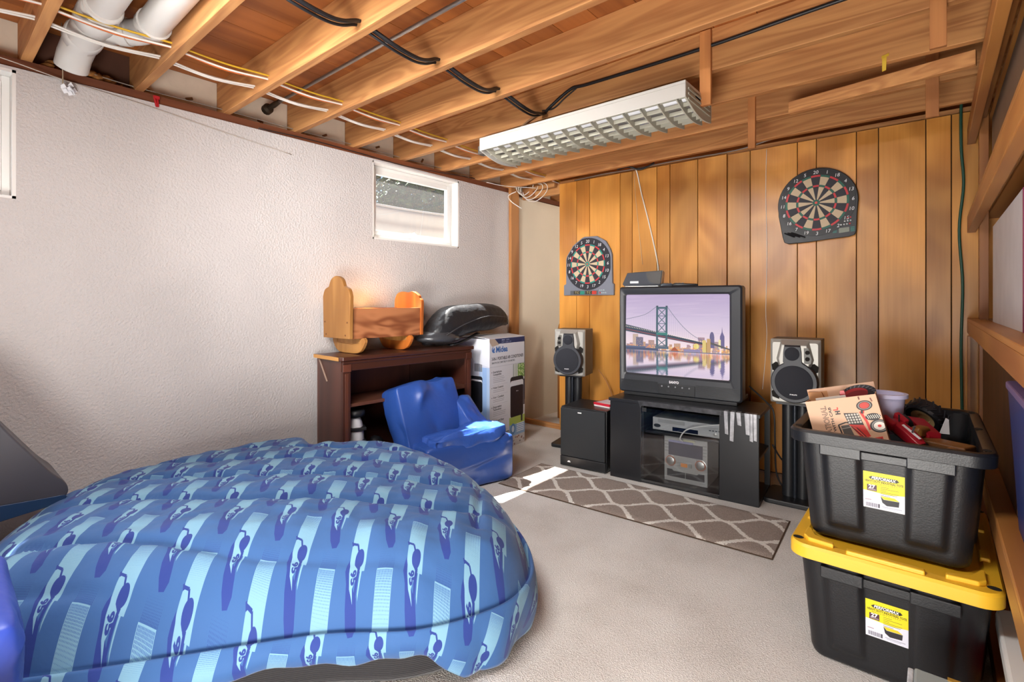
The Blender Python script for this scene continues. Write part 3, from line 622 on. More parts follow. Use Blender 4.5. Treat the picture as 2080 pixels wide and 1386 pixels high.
# ------------------------------------------------------------------ television stand
ts = thing('television_stand', 'black television stand with glass door, silver tape strips and an open right side', 'cabinet', (1.377, 2.985, 0), R(4.35))
k = M_blackmatte; t_ = 0.018
B().box(-0.008, 0.908, -0.008, 0.392, 0.502, 0.522).obj('top_board', k, ts, bevel=0.002)
B().box(0, 0.9, 0.006, 0.39, 0.0, 0.022).obj('bottom_board', k, ts, bevel=0.001)
B().box(0, 0.212, 0.0, t_, 0.0, 0.502).obj('left_front_panel', k, ts, bevel=0.002)
B().box(0.688, 0.9, 0.0, t_, 0.0, 0.502).obj('right_front_panel', k, ts, bevel=0.002)
B().box(0, t_, t_, 0.39, 0.022, 0.502).obj('side_panel', k, ts)
B().box(0.206, 0.224, t_, 0.38, 0.022, 0.502).obj('partition', k, ts); B().box(0.686, 0.704, t_, 0.38, 0.022, 0.502).obj('partition', k, ts)
B().box(t_, 0.704, 0.381, 0.39, 0.022, 0.502).obj('back_panel', k, ts)
B().box(0.704, 0.895, t_, 0.385, 0.25, 0.266).obj('shelf', k, ts); B().box(0.224, 0.686, 0.05, 0.38, 0.312, 0.328).obj('shelf', k, ts)
B().box(0.87, 0.9, 0.36, 0.39, 0.022, 0.502).obj('rear_post', k, ts)
d = B().box(0.2135, 0.6865, -0.006, 0.0, 0.012, 0.478).obj('glass_door', thinglass('smoked_glass', (0.86, 0.88, 0.9, 1), f0=0.07), ts)
B().box(0.222, 0.25, -0.0075, 0.0015, 0.458, 0.482).obj('hinge', M_black, d); B().box(0.64, 0.685, -0.0075, 0.0015, 0.008, 0.02).obj('door_clip', M_black, d)
M_tape = plain('silver_tape', '#a8a8ac', 0.28, metal=0.55, var=0.25, vscale=40)
for x, w, z0, sk in ((0.716, 0.020, 0.388, .004), (0.752, 0.022, 0.352, -.006), (0.783, 0.022, 0.448, .005), (0.826, 0.030, 0.40, 0.006), (0.850, 0.019, 0.366, .002), (0.872, 0.017, 0.372, .001)):
    b = B(); M = Matrix(((1, 0, 0, 0), (0, 0, -1, 0), (0, 1, 0, 0), (0, 0, 0, 1)))
    b.prism([(x, 0.5225), (x + w, 0.5225), (x + w + sk, z0), (x + sk + 0.002, z0 + .004)], 0.0088, 0.0096, M); b.box(x, x + w, -0.0096, 0.03, 0.5222, 0.5228)
    b.obj('tape_strip', M_tape, ts)
b = B(); b.box(0.205, 0.70, -0.0098, -0.0085, 0.494, 0.5225); b.box(0.205, 0.70, -0.0098, 0.03, 0.5222, 0.5232); b.prism([(0.195, 0.5225), (0.24, 0.5225), (0.212, 0.478)], 0.009, 0.0105, Matrix(((1, 0, 0, 0), (0, 0, -1, 0), (0, 1, 0, 0), (0, 0, 0, 1)))); b.obj('tape_strip', plain('dark_tape', '#4a4a4e', 0.3, metal=0.4, var=0.4, vscale=30), ts)
def rel(base, p): return base.matrix_basis @ Vector(p)
def on(base, p): q = rel(base, p); return (q.x, q.y, q.z)
# VCR
v = thing('video_recorder', 'silver video recorder deck on the shelf behind the glass door', 'recorder', on(ts, (0.262, 0.075, 0.328)), R(4.35))
B().box(0, 0.42, 0.004, 0.25, 0.006, 0.086).obj('body', M_silver, v, bevel=0.002)
B().box(0.001, 0.419, 0, 0.004, 0.008, 0.085).obj('front_panel', plain('brushed_front', '#b9b6b2', 0.4, metal=0.2), v, bevel=0.001)
B().box(0.035, 0.205, -0.003, 0.002, 0.056, 0.078).obj('tape_flap', plain('flap', '#a7a4a0', 0.35, metal=0.3), v, bevel=0.001)
B().box(0.25, 0.40, -0.003, 0.002, 0.056, 0.07).obj('disc_tray', plain('tray', '#b4b1ad', 0.35, metal=0.3), v, bevel=0.001)
B().box(0.128, 0.285, -0.002, 0.002, 0.014, 0.038).obj('display', plain('display_navy', '#10172c', 0.1), v)
b = B().lathe([(0, 0), (.011, 0), (.011, .006), (0, .007)], 20, T(0.385, 0, 0.03) @ RX(R(90)), caps=False).obj('jog_dial', M_steel, v)
B().lathe([(0, 0), (.011, 0), (.011, .003), (0, .003)], 20, T(0.03, 0, 0.034) @ Matrix.Scale(2, 4, (1, 0, 0)) @ RX(R(90)), caps=False).obj('jack_panel', M_black, v)
for i in range(4): B().box(0.35 + .018 * i, 0.362 + .018 * i, -0.0025, 0.001, 0.046, 0.051).obj('button', M_black, v)
for x in (0.05, 0.36): B().lathe([(0, 0), (.012, 0), (.012, .006), (0, .006)], 12, T(x, 0.04, 0), caps=False).obj('foot', M_black, v)
# stereo
v = thing('stereo', 'silver mini stereo with two round knobs and dark display below the video recorder', 'stereo', on(ts, (0.338, 0.075, 0.022)), R(4.35))
B().box(0, 0.265, 0.006, 0.27, 0.0, 0.286).obj('body', plain('stereo_body', '#8e8b88', 0.4, metal=0.2), v, bevel=0.004)
F = plain('stereo_face', '#aaa7a2', 0.35, metal=0.25)
B().box(0, 0.265, 0, 0.006, 0.002, 0.284).obj('front_panel', F, v, bevel=0.003)
B().box(0.028, 0.237, -0.004, 0.001, 0.168, 0.25).obj('display', plain('display_violet', '#3f3d4b', 0.15), v, bevel=0.001)
B().box(0.03, 0.18, -0.007, 0.001, 0.25, 0.262).obj('disc_tray', plain('tray_lilac', '#8d89a8', 0.3), v, bevel=0.001)
B().box(0.12, 0.19, -0.005, 0.001, 0.266, 0.276).obj('trim_plate', plain('straw', '#b9b28f', 0.4), v)
B().box(0.06, 0.2, -0.005, 0.001, 0.138, 0.163).obj('button_bar', plain('bar_grey', '#97938f', 0.4), v, bevel=0.001)
for x, nm in ((0.032, 0), (0.215, 1)):
    kn = B().lathe([(0, 0), (.034, 0), (.034, .006), (.026, .008), (.026, .016), (.02, .018), (0, .018)], 32, T(x + 0.01, 0.002, 0.132) @ RX(R(90)), caps=False).obj('knob', M_steel, v, smooth='auto')
    b = B(); b.lathe([(.027, .0), (.031, .0), (.031, .0095), (.027, .0095)], 32, T(x + 0.01, 0.0, 0.132) @ RX(R(90)), caps=False); b.obj('glow_ring', plain('amber_ring', '#b5603c', 0.4), kn)
for x, c in ((0.082, 0), (0.105, 1), (0.152, 0)): B().box(x, x + (0.04 if c else 0.018), -0.006, 0.001, 0.104, 0.126).obj('button', plain('orange_key', '#d98a4a', 0.4) if c else M_silver, v, bevel=0.001)
for x in (0.018, 0.134):
    B().box(x, x + 0.113, -0.002, 0.001, 0.032, 0.078).obj('cassette_door', plain('smoke', '#3a3b3e', 0.12), v, bevel=0.002)
B().prism([(0.045, 0.086), (0.22, 0.086), (0.205, 0.070), (0.06, 0.070)], -0.001, 0.004, Matrix(((1, 0, 0, 0), (0, 0, -1, 0), (0, 1, 0, 0), (0, 0, 0, 1)))).obj('door_lip', F, v)
for x in (0.004, 0.238):
    for i in range(4): B().box(x, x + 0.022, -0.001, 0.002, 0.19 + .02 * i, 0.1915 + .02 * i).obj('groove', M_dark, v)
cable('white_lead', [on(ts, (0.684, 0.03, 0.430)), on(ts, (0.58, 0.028, 0.405)), on(ts, (0.49, 0.03, 0.37)), on(ts, (0.452, 0.03, 0.315)), on(ts, (0.46, 0.055, 0.29))], 0.004, M_whitecable, 'white lead curving in front of the stereo behind the glass door', 8)

# ------------------------------------------------------------------ television
tv = thing('television', 'big black tube television showing a bridge and skyline at dusk', 'television', (1.362, 3.135, 0.522), R(4.9))
Wt, Z0, Z1 = 0.785, 0.022, 0.735
M_bez = plain('tv_bezel', '#2c2e33', 0.38, bump=0.02, bscale=300)
sx0, sx1, sz0, sz1 = 0.042, 0.712, 0.15, 0.682
MX = Matrix(((1, 0, 0, 0), (0, 0, 1, 0), (0, 1, 0, 0), (0, 0, 0, 1)))      # prism xy -> xz, z -> y
b = B(); outer = rrect(0, Wt, Z0, Z1, 0.02, 4); inner = rrect(sx0, sx1, sz0, sz1, 0.012, 4)
n = len(outer); rings = []
for (pl, y) in ((outer, 0.10), (outer, 0.012), (rrect(0.010, Wt - 0.010, Z0 + 0.010, Z1 - 0.010, 0.016, 4), 0.0), (rrect(sx0 - .012, sx1 + .012, sz0 - .012, sz1 + .012, 0.014, 4), 0.004), (inner, 0.014), (inner, 0.05)):
    rings.append([Vector((x, y, z)) for x, z in pl])
b.loft(rings, True, False); b.obj('bezel', M_bez, tv, smooth='auto', ang=30)
b = B(); rings = []
for y, i, dz in ((0.10, 0.012, 0.012), (0.16, 0.012, 0.012), (0.30, 0.05, 0.05), (0.44, 0.15, 0.12), (0.49, 0.17, 0.14)):
    rings.append([Vector((x, y, z)) for x, z in rrect(i, Wt - i, Z0 + dz * .35, Z1 - dz, 0.02, 4)])
b.loft(rings); b.obj('rear_shell', M_black, tv, smooth='auto', ang=30)
B().box(0.03, Wt - 0.03, 0.012, 0.36, 0.0, Z0 + 0.004).obj('plinth', M_black, tv, bevel=0.004)
lettering('SANYO', M_ink, tv, T((sx0 + sx1) / 2 + 0.0, -0.0005, 0.113) @ RX(R(90)), 0.022, 'brand_lettering', bold=0.035, width=0.062)
for i in range(9):
    z = 0.036 + 0.0082 * i
    for x0, x1 in ((0.014, 0.268), (0.515, Wt - 0.014)): B().box(x0, x1, -0.0025, 0.004, z, z + 0.004).obj('grille_rib', M_black, tv)
B().box(0.272, 0.51, -0.004, 0.003, 0.030, 0.098).obj('control_panel', M_black, tv, bevel=0.003)
for i in range(5): B().box(0.33 + .029 * i, 0.353 + .029 * i, -0.007, -0.003, 0.048, 0.054).obj('button', M_bez, tv)
for i in range(5): B().lathe([(0, 0), (.005, 0), (.005, .003), (0, .003)], 10, T(0.30 + .044 * i, -0.004, 0.083) @ RX(R(90)), caps=False).obj('jack', plain('jack_grey', '#8c8c90', 0.4), tv)
def bridge():
    w, h = 1000, 790; c = Cv(w, h, '#c8b4cf', 2); rng = np.random.default_rng(11)
    H = c.a.shape[0]; yy = (np.arange(H) / H)[:, None, None]
    top, mid, low = np.array([.70, .63, .76]), np.array([.80, .74, .83]), np.array([.95, .86, .86])
    g = np.where(yy < .35, top + (mid - top) * yy / .35, mid + (low - mid) * np.clip((yy - .35) / .35, 0, 1)); c.a[:] = g
    for i in range(60):
        x, y = rng.random() * w, rng.random() * h * .5; c.ell(x, y, 60 + 160 * rng.random(), 4 + 9 * rng.random(), '#dcc6dc' if i % 2 else '#a99bc0', .10, rot=-6 + 8 * rng.random())
    hz = 545
    # skyline
    def tower(x, wd, top, col, dome=False):
        c.rect(x, top, x + wd, hz, col)
        for r in range(int((hz - top) / 9)):
            for q in range(int(wd / 7)):
                if rng.random() < .4: c.rect(x + q * 7 + 2, top + r * 9 + 3, x + q * 7 + 5, top + r * 9 + 7, '#f0c890', .8)
    for i in range(70):
        x = rng.random() * w; tower(x, 12 + 26 * rng.random(), 470 + 60 * rng.random(), ['#a98a94', '#b99480', '#8f7f92', '#c99a6a'][i % 4])
    tower(75, 58, 395, '#b9a39a'); tower(110, 75, 425, '#6f6a82'); tower(240, 60, 450, '#a98a88'); tower(720, 60, 405, '#9a7f92'); tower(860, 50, 440, '#a58e96')
    c.ell(845, 400, 20, 50, '#6a6488'); c.rect(826, 395, 866, 500, '#6a6488'); c.poly([(915, 500), (915, 390), (930, 350), (934, 300), (938, 350), (954, 390), (954, 500)], '#6c648c'); c.rect(902, 420, 922, 500, '#e8dca8')
    for i in range(260):
        x, y = rng.random() * w, 505 + 40 * rng.random(); c.ell(x, y, 2 + 6 * rng.random(), 2 + 4 * rng.random(), ['#ffb860', '#ff9440', '#ffe0a0', '#e88a50'][i % 4], .7)
    c.rect(0, 515, 210, 545, '#5d6680'); c.rect(0, 530, 340, 548, '#4c5470'); c.poly([(460, 545), (500, 505), (540, 545)], '#a5573c'); c.rect(590, 522, 740, 545, '#8d86a8')
    # deck
    dk = lambda x: 300 + 0.150 * x + 0.00012 * x * x * .2
    c.poly([(0, dk(0)), (820, dk(820) + 26), (820, dk(820) + 48), (0, dk(0) + 68)], '#454f5e'); c.poly([(0, dk(0) + 44), (820, dk(820) + 42), (820, dk(820) + 48), (0, dk(0) + 50)], '#9a4a52')
    for i in range(46):
        x = i * 18; c.rect(x, dk(x) + 14, x + 5, dk(x) + 24, '#f4ead2'); c.line((x, dk(x) + 28), (x + 18, dk(x) + 40), 2, '#2c3440')
    c.poly([(820, 440), (1000, 500), (1000, 512), (820, 462)], '#5d5a5c')
    # tower of the bridge
    for x in (318, 412): c.rect(x, 118, x + 20, 525, '#46606c'); c.rect(x, 110, x + 20, 120, '#3a4c58')
    c.rect(318, 122, 432, 140, '#46606c'); c.rect(322, 372, 430, 396, '#3f7f78')
    for y0, y1 in ((140, 210), (210, 285), (285, 365), (440, 500)):
        c.line((338, y0), (412, y1), 7, '#4f6874'); c.line((412, y0), (338, y1), 7, '#4f6874'); c.rect(338, y1 - 3, 412, y1 + 3, '#4f6874')
    c.rect(308, 505, 442, 532, '#5a6878')
    # cables, hangers
    pl = [(0, 248), (120, 222), (220, 190), (318, 120)]; pr = [(428, 120), (500, 215), (590, 318), (680, 392), (760, 432)]
    for p in (pl, pr): c.path(smoothcurve(p, 8), 4, '#6a7482')
    for i in range(1, 16):
        x = i * 20; y = np.interp(x, [q[0] for q in pl], [q[1] for q in pl]); c.line((x, y), (x, dk(x) + 10), 1.4, '#9a98ac')
    for i in range(1, 16):
        x = 432 + i * 20; y = np.interp(x, [q[0] for q in pr], [q[1] for q in pr]); c.line((x, y), (x, dk(x) + 14), 1.4, '#9a98ac')
    c.rect(760, 430, 792, 545, '#d7c07a'); c.rect(800, 415, 832, 545, '#c09a6c'); c.rect(792, 450, 800, 545, '#a98a50'); c.ell(705, 490, 26, 26, '#e8d878', .8)
    # water: mirrored, smeared
    a = c.a; s = c.ss; wz = 552 * s; n = H - wz
    src = a[max(0, wz - n):wz][::-1].copy(); m = src.shape[0]
    for sft in (1, 2, 3): src = (src + np.roll(src, 7 * sft, 0) + np.roll(src, -5 * sft, 0)) / 3
    rip = (6 * np.sin(np.arange(m) * .21) * (1 + np.arange(m) / m)).astype(int)
    for i in range(m): src[i] = np.roll(src[i], rip[i], 0)
    a[wz:wz + m] = src * .92 + np.array([.05, .045, .06]); c.rect(0, 546, w, 553, '#55586c')
    for i in range(90):
        x = rng.random() * w; c.rect(x, 556, x + 5 + 9 * rng.random(), 570 + 90 * rng.random(), ['#ff9a50', '#f0d070', '#e87858', '#c86a70'][i % 4], .28)
    c.a[:] = np.clip(c.a, 0, 1); return c.img('tv_picture')
b = B(); uvl = b.bm.loops.layers.uv.verify(); nx, ny = 16, 12; V = {}
for j in range(ny + 1):
    for i in range(nx + 1):
        u, v = i / nx, j / ny; V[i, j] = b.bm.verts.new((sx0 + (sx1 - sx0) * u, 0.028 - 0.016 * (1 - (2 * u - 1) ** 2 * .5 - (2 * v - 1) ** 2 * .5), sz0 + (sz1 - sz0) * v))
for j in range(ny):
    for i in range(nx):
        f = b.bm.faces.new([V[i, j], V[i + 1, j], V[i + 1, j + 1], V[i, j + 1]])
        for lp, (p, q) in zip(f.loops, ((i, j), (i + 1, j), (i + 1, j + 1), (i, j + 1))): lp[uvl].uv = (p / nx, q / ny)
b.obj('screen', picmat('screen_image', bridge(), 0.05, emit=0.78, spec=0.5), tv, smooth=True)
cable('power_cord', [on(tv, (0.79, 0.20, 0.10)), on(ts, (0.90, 0.30, 0.535)), on(ts, (0.935, 0.28, 0.48)), on(ts, (0.94, 0.29, 0.3)), on(ts, (0.945, 0.31, 0.12)), on(ts, (0.99, 0.33, 0.03)), on(ts, (1.06, 0.42, 0.03))], 0.005, M_blackcable, 'black power cord draping from the television down behind the stand', 8)
cable('power_cord', [on(ts, (0.93, 0.26, 0.30)), on(ts, (0.985, 0.3, 0.20)), on(ts, (1.06, 0.36, 0.17)), on(ts, (1.05, 0.42, 0.08)), on(ts, (0.97, 0.36, 0.02)), on(ts, (1.1, 0.40, 0.012))], 0.005, M_blackcable, 'loop of black cord on the floor between stand and right speaker', 8)
# centre speaker and remotes on top
ztop = 0.522 + Z1
cs = thing('centre_speaker', 'small silver and charcoal centre speaker on top of the television', 'speaker', (1.352, 3.20, ztop), R(9))
b = B(); Wc, Hc = 0.275, 0.112
b.loft([[Vector((x, y, z)) for x, z in pl] for y, pl in ((0.0, [(0.0, 0.018), (0.018, 0.0), (0.262, 0.0), (0.272, 0.018), (0.285, Hc), (0.035, Hc - .012)]), (0.10, [(0.03, 0.018), (0.04, 0.004), (0.25, 0.004), (0.262, 0.018), (0.27, Hc - .008), (0.055, Hc - .016)]))])
b.obj('cabinet', plain('tan_silver', '#a88f72', 0.4, metal=0.3), cs, bevel=0.006)
b = B(); b.prism([(0.004, 0.02), (0.018, 0.006), (0.262, 0.006), (0.268, 0.02), (0.28, Hc - .004), (0.038, Hc - .014)], -0.008, 0.0, Matrix(((1, 0, 0, 0), (0, 0, 1, 0), (0, 1, 0, 0), (0, 0, 0, 1)))); b.obj('grille', plain('slate_cloth', '#40434b', 0.8, bump=0.1, bscale=500), cs, bevel=0.004)
b = B(); b.prism(smoothcurve([(0.276, Hc - .006), (0.18, Hc - .016), (0.172, Hc - .03), (0.19, 0.04), (0.22, 0.024), (0.265, 0.02)], 5), -0.0095, -0.008, Matrix(((1, 0, 0, 0), (0, 0, 1, 0), (0, 1, 0, 0), (0, 0, 0, 1)))); b.obj('dark_insert', plain('brown_gloss', '#2c2622', 0.5), cs)
B().box(0.06, 0.118, -0.0105, -0.008, 0.026, 0.04).obj('badge', plain('badge', '#e3e3e6', 0.3), cs)
B().box(0.025, 0.25, -0.009, 0.0, 0.003, 0.007).obj('chrome_strip', M_steel, cs)
for i, (x, y, a, ln, lb) in enumerate(((1.625, 3.215, 35, 0.13, 'stubby grey remote control beside the centre speaker'), (1.70, 3.235, 12, 0.16, 'longer dark remote control at the right of the pair on the television'))):
    r_ = thing('remote_control', lb, 'remote', (x, y, ztop), R(a))
    b = B(); b.loft([[Vector((px, yy, z)) for yy, z in rrect(-hw, hw, 0.0, hz, 0.006, 3)] for px, hw, hz in ((0, .018, .014), (.015, .024, .022), (.06, .022, .02), (ln - .01, .02, .016), (ln, .016, .013))]); b.obj('body', M_black if i else plain('slate', '#4a5058', 0.35), r_, smooth='auto')
    for q in range(3): B().box(0.02 + q * .02, 0.032 + q * .02, -0.008, 0.008, 0.018, 0.0235).obj('button', plain('key_grey', '#7d8288', 0.4), r_)

# ------------------------------------------------------------------ subwoofer and disc case
sb = thing('subwoofer', 'black subwoofer cabinet with cloth front on the floor left of the stand', 'speaker', (1.0, 2.945, 0), R(6))
B().box(0, 0.345, 0.022, 0.335, 0.006, 0.418).obj('cabinet', M_blackmatte, sb, bevel=0.004)
B().box(0.004, 0.341, 0.0, 0.024, 0.075, 0.412).obj('grille', plain('sub_cloth', '#1d2024', 0.75, bump=0.08, bscale=500), sb, bevel=0.007, segs=3)
B().box(0.002, 0.343, 0.002, 0.023, 0.008, 0.073).obj('lower_panel', M_black, sb, bevel=0.003)
B().box(0.14, 0.168, -0.0015, 0.001, 0.385, 0.392).obj('badge', M_ink, sb)
B().prism([(0.0, 0.0)] + [(0.012 * math.cos(R(a)), 0.012 * math.sin(R(a))) for a in range(0, 181, 20)], 0, 0.0015, T(0.072, 0.0015, 0.035) @ RX(R(90))).obj('logo', M_ink, sb)
for x in (0.03, 0.315):
    for y in (0.05, 0.31): B().lathe([(0, 0), (.014, 0), (.014, .008), (0, .008)], 12, T(x, y, 0), caps=False).obj('foot', M_black, sb)
dc = thing('disc_case', 'red disc case lying on the subwoofer top', 'case', (1.175, 3.115, 0.418), R(-8))
B().box(0, 0.135, 0, 0.19, 0.0, 0.011).obj('lower_case', plain('case_white', '#e4dcda', 0.4), dc, bevel=0.002); B().box(-0.002, 0.137, -0.003, 0.19, 0.011, 0.026).obj('red_case', plain('case_red', '#c01f33', 0.3), dc, bevel=0.002)
B().box(0.012, 0.13, 0.012, 0.18, 0.026, 0.0265).obj('cover_sheet', plain('cover_pale', '#cfc8d2', 0.4, var=0.2, vscale=30), dc)

# ------------------------------------------------------------------ stereo speakers on stands
def stand(loc, rz, label, h):
    s = thing('speaker_stand', label, 'stand', loc, rz)
    b = B(); b.prism(rrect(-0.15, 0.15, -0.13, 0.14, 0.03), 0.0, 0.028); b.obj('base', M_black, s, bevel=0.006)
    for x in (-0.036, 0.036): B().lathe([(0.034, 0.028), (0.034, h - 0.012)], 20, T(x, 0, 0)).obj('column', M_black, s, smooth='auto')
    B().tube([(0, -0.028, 0.028), (0, -0.028, h - 0.012)], 0.011, 12).obj('cable_tube', plain('gunmetal', '#2c3038', 0.3, metal=0.5), s, smooth='auto')
    B().box(-0.09, 0.09, -0.08, 0.08, h - 0.012, h).obj('top_plate', M_black, s, bevel=0.002)
def speaker(loc, rz, label, mir):
    s = thing('stereo_speaker', label, 'speaker', loc, rz); q = -1 if mir else 1
    Wd, Hh = 0.125, 0.365
    B().box(-Wd, Wd, 0.05, 0.25, 0.0, Hh).obj('cabinet', plain('speaker_side', '#4a4440', 0.5), s, bevel=0.004)
    SV = plain('silver_front', '#aaa7a0', 0.38, metal=0.25)
    b = B(); b.loft([[Vector((x, y, z)) for x, z in pl] for y, pl in ((0.05, rrect(-Wd, Wd, 0, Hh, 0.006, 3)), (0.03, rrect(-Wd, Wd, 0, Hh, 0.006, 3)), (0.012, rrect(-Wd + .012, Wd - .012, 0.01, Hh - .018, 0.012, 3)))]); b.obj('front_baffle', SV, s, smooth='auto', ang=25)
    b = B(); b.loft([[Vector((q * x, y, z)) for x, z in pl] for y, pl in ((0.03, [(-.085, .20), (.085, .20), (.10, .255), (.075, Hh - .002), (-.075, Hh - .002), (-.10, .255)]), (-0.022, [(-.068, .21), (.068, .21), (.082, .255), (.062, Hh - .03), (-.062, Hh - .03), (-.078, .255)]))]); b.obj('upper_hood', SV, s, bevel=0.004)
    for sx in (-1, 1):
        for z in (0.052, 0.205):
            b = B(); b.prism([(sx * .078, z - .03), (sx * .112, z - .018), (sx * .117, z + .012), (sx * .095, z + .03), (sx * .075, z + .02)], 0.0, 0.004, T(0, 0.011, 0) @ RX(R(90))); b.obj('port_recess', M_dark, s)
    D = plain('woofer_surround', '#2d2f36', 0.45)
    b = B(); c = (0, 0.128)
    key = [(0.118 * math.cos(R(a)), 0.128 + 0.118 * math.sin(R(a))) for a in range(-245, 66, 8)]
    key = key + [(0.048, 0.245), (0.046, 0.30), (0.04, 0.338), (-0.04, 0.338), (-0.046, 0.30), (-0.048, 0.245)]
    key = [(x - (q * 0.008 if z > .24 else 0), z) for x, z in key]
    sc = lambda f: [(x * f, 0.15 + (z - 0.15) * f) for x, z in key]
    b.loft([[Vector((x, y, z)) for x, z in pl] for y, pl in ((0.014, key), (-0.024, sc(.985)), (-0.036, sc(.94)))]); b.obj('keyhole_panel', D, s, smooth='auto', ang=30)
    B().lathe([(0, .0), (.094, .0), (.094, .006), (.088, .009), (0, .013)], 48, T(0, -0.034, 0.128) @ RX(R(90)), caps=False).obj('woofer_grille', M_cloth, s, smooth='auto')
    B().lathe([(0, .0), (.037, .0), (.037, .008), (.03, .012), (0, .014)], 32, T(-q * 0.008, -0.034, 0.287) @ RX(R(90)), caps=False).obj('tweeter_grille', M_cloth, s, smooth='auto')
    B().prism([(q * .05, .235), (q * .082, .235), (q * .086, .262), (q * .07, .322), (q * .048, .322)], 0.0, 0.006, T(0, -0.02, 0) @ RX(R(90))).obj('control_plate', plain('plate_dark', '#5b5852', 0.4), s)
    for z in (0.262, 0.298): B().lathe([(0, 0), (.011, 0), (.011, .01), (0, .011)], 16, T(q * 0.066, -0.025, z) @ RX(R(90)), caps=False).obj('knob', M_dark, s)
    lettering('PHILIPS', M_ink, s, T(0, -0.0455, 0.062) @ RX(R(90)), 0.009, 'brand_lettering', bold=0.03, width=0.036)
stand((0.80, 3.43, 0), R(12), 'black twin-column speaker stand behind the subwoofer', 0.572); speaker((0.83, 3.31, 0.572), R(15), 'silver and charcoal speaker left of the television by the panelling edge', True)
stand((2.41, 3.30, 0), R(3), 'black twin-column speaker stand between television stand and totes', 0.578); speaker((2.425, 3.19, 0.578), R(4), 'silver and charcoal speaker right of the television behind the tractor box', False)
cable('speaker_wire', [(0.93, 3.6, 0.60), (0.97, 3.66, 0.5), (1.02, 3.68, 0.35), (1.05, 3.69, 0.1)], 0.003, plain('wire_brown', '#9a6a4a', 0.5), 'thin brown speaker wire dropping behind the left speaker', 6, 'wire')
o = B().prism([(0.16, 0)] + smoothcurve([(0.16, 0.86), (0.175, 0.93), (0.22, 0.965), (0.30, 0.97)], 4) + [(0.75, 0.97), (0.75, 0.0)], -4.16, -4.12, Matrix(((1, 0, 0, 0), (0, 0, -1, 0), (0, 1, 0, 0), (0, 0, 0, 1)))).obj('wooden_headboard', M_shelfv, bevel=0.006); tag(o, 'brown wooden board with rounded corner standing behind the panelling', 'board')
# ------------------------------------------------------------------ bookcase and what stands on it
M_mah = wood('mahogany', '#5a3124', '#3d1f17', axis=2, scale=3, rings=14, rough=0.35, coat=0.2)
M_mahx = wood('mahogany_rail', '#5c3325', '#402118', axis=0, scale=3, rings=14, rough=0.35, coat=0.2)
bk = thing('bookcase', 'dark mahogany low bookcase with a worn pale left edge against the white wall', 'bookcase', (0.357, 1.627, 0), R(87.2))
Wb, Db, Hb = 1.02, 0.31, 0.83
top = B().prism([(-0.02, 0.0), (0.0, -0.022), (Wb + .02, -0.022), (Wb + .02, Db), (-0.02, Db)], Hb - 0.024, Hb).obj('top_board', M_mahx, bk, bevel=0.004)
B().box(-0.0215, -0.0195, 0.0, Db, Hb - 0.023, Hb - 0.001).obj('worn_edge', plain('raw_edge', '#c08a4a', 0.5), top)
B().box(0.0, Wb, -0.012, 0.0, Hb - 0.085, Hb - 0.026).obj('top_rail', M_mahx, bk, bevel=0.003)
B().box(0.0, Wb, -0.016, -0.01, Hb - 0.042, Hb - 0.026).obj('moulding', M_mahx, bk, bevel=0.003)
for x in (0.0, Wb - 0.052):
    B().box(x, x + 0.052, -0.012, 0.006, 0.0, Hb - 0.085).obj('stile', M_mah, bk, bevel=0.003)
    B().box(x + 0.014, x + 0.038, -0.016, -0.011, 0.06, Hb - 0.1).obj('reed', M_mah, bk, bevel=0.003)
    B().box(x, x + 0.054, -0.018, -0.011, Hb - 0.09, Hb - 0.045).obj('corner_block', M_mah, bk, bevel=0.003)
for x in (0.0, Wb - 0.02): B().box(x, x + 0.02, 0.006, Db - 0.006, 0, Hb - 0.024).obj('side_panel', M_mah, bk)
B().box(0.02, 0.70, Db - 0.008, Db - 0.002, 0.05, Hb - 0.024).obj('back_panel', M_mah, bk); B().box(0.703, Wb - 0.02, Db - 0.008, Db - 0.002, 0.05, Hb - 0.024).obj('back_panel', M_mah, bk)
B().box(0.02, Wb - 0.02, 0.004, Db - 0.01, 0.525, 0.545).obj('shelf', wood('shelf_dusty', '#6e4636', '#553022', axis=0, scale=3, rings=14, rough=0.5), bk, bevel=0.002)
B().box(0.02, Wb - 0.02, 0.004, Db - 0.01, 0.07, 0.09).obj('bottom_shelf', M_mahx, bk); B().box(0.0, Wb, -0.008, 0.004, 0.0, 0.088).obj('kick_board', M_mahx, bk, bevel=0.002)
B().bar((-0.003, 0.27, Hb - 0.03), (-0.003, 0.17, Hb - 0.16), 0.004, 0.010, (1, 0, 0)).obj('pale_strip', plain('pale_strip', '#9d8576', 0.6), bk)
# doll cradle
M_oak = wood('oak_vert', '#b98548', '#96632f', axis=2, scale=6, rings=26, rough=0.5, streak=0.4)
M_red = wood('oak_red', '#b0724a', '#7c4426', axis=1, scale=5, rings=44, rough=0.5, streak=0.15, stretch=0.3)
M_orng = wood('pine_orange', '#c46f2c', '#9a4e1c', axis=2, scale=5, rings=20, rough=0.35, coat=0.3)
cr = thing('doll_cradle', 'small wooden doll cradle on rockers with scalloped headboard on the bookcase', 'cradle', (0.19, 1.97, Hb))
hd = smoothcurve([(-0.155, 0.36), (-0.135, 0.402), (-0.098, 0.418), (-0.084, 0.425), (-0.062, 0.463), (-0.02, 0.484), (0.02, 0.484), (0.062, 0.463), (0.084, 0.425), (0.098, 0.418), (0.135, 0.402), (0.155, 0.36)], 4)
XZ = Matrix(((1, 0, 0, 0), (0, 0, -1, 0), (0, 1, 0, 0), (0, 0, 0, 1)))
h = B().prism([(-0.148, 0.10)] + hd + [(0.148, 0.10)], 0.255, 0.28, XZ).obj('headboard', M_oak, cr, bevel=0.003)
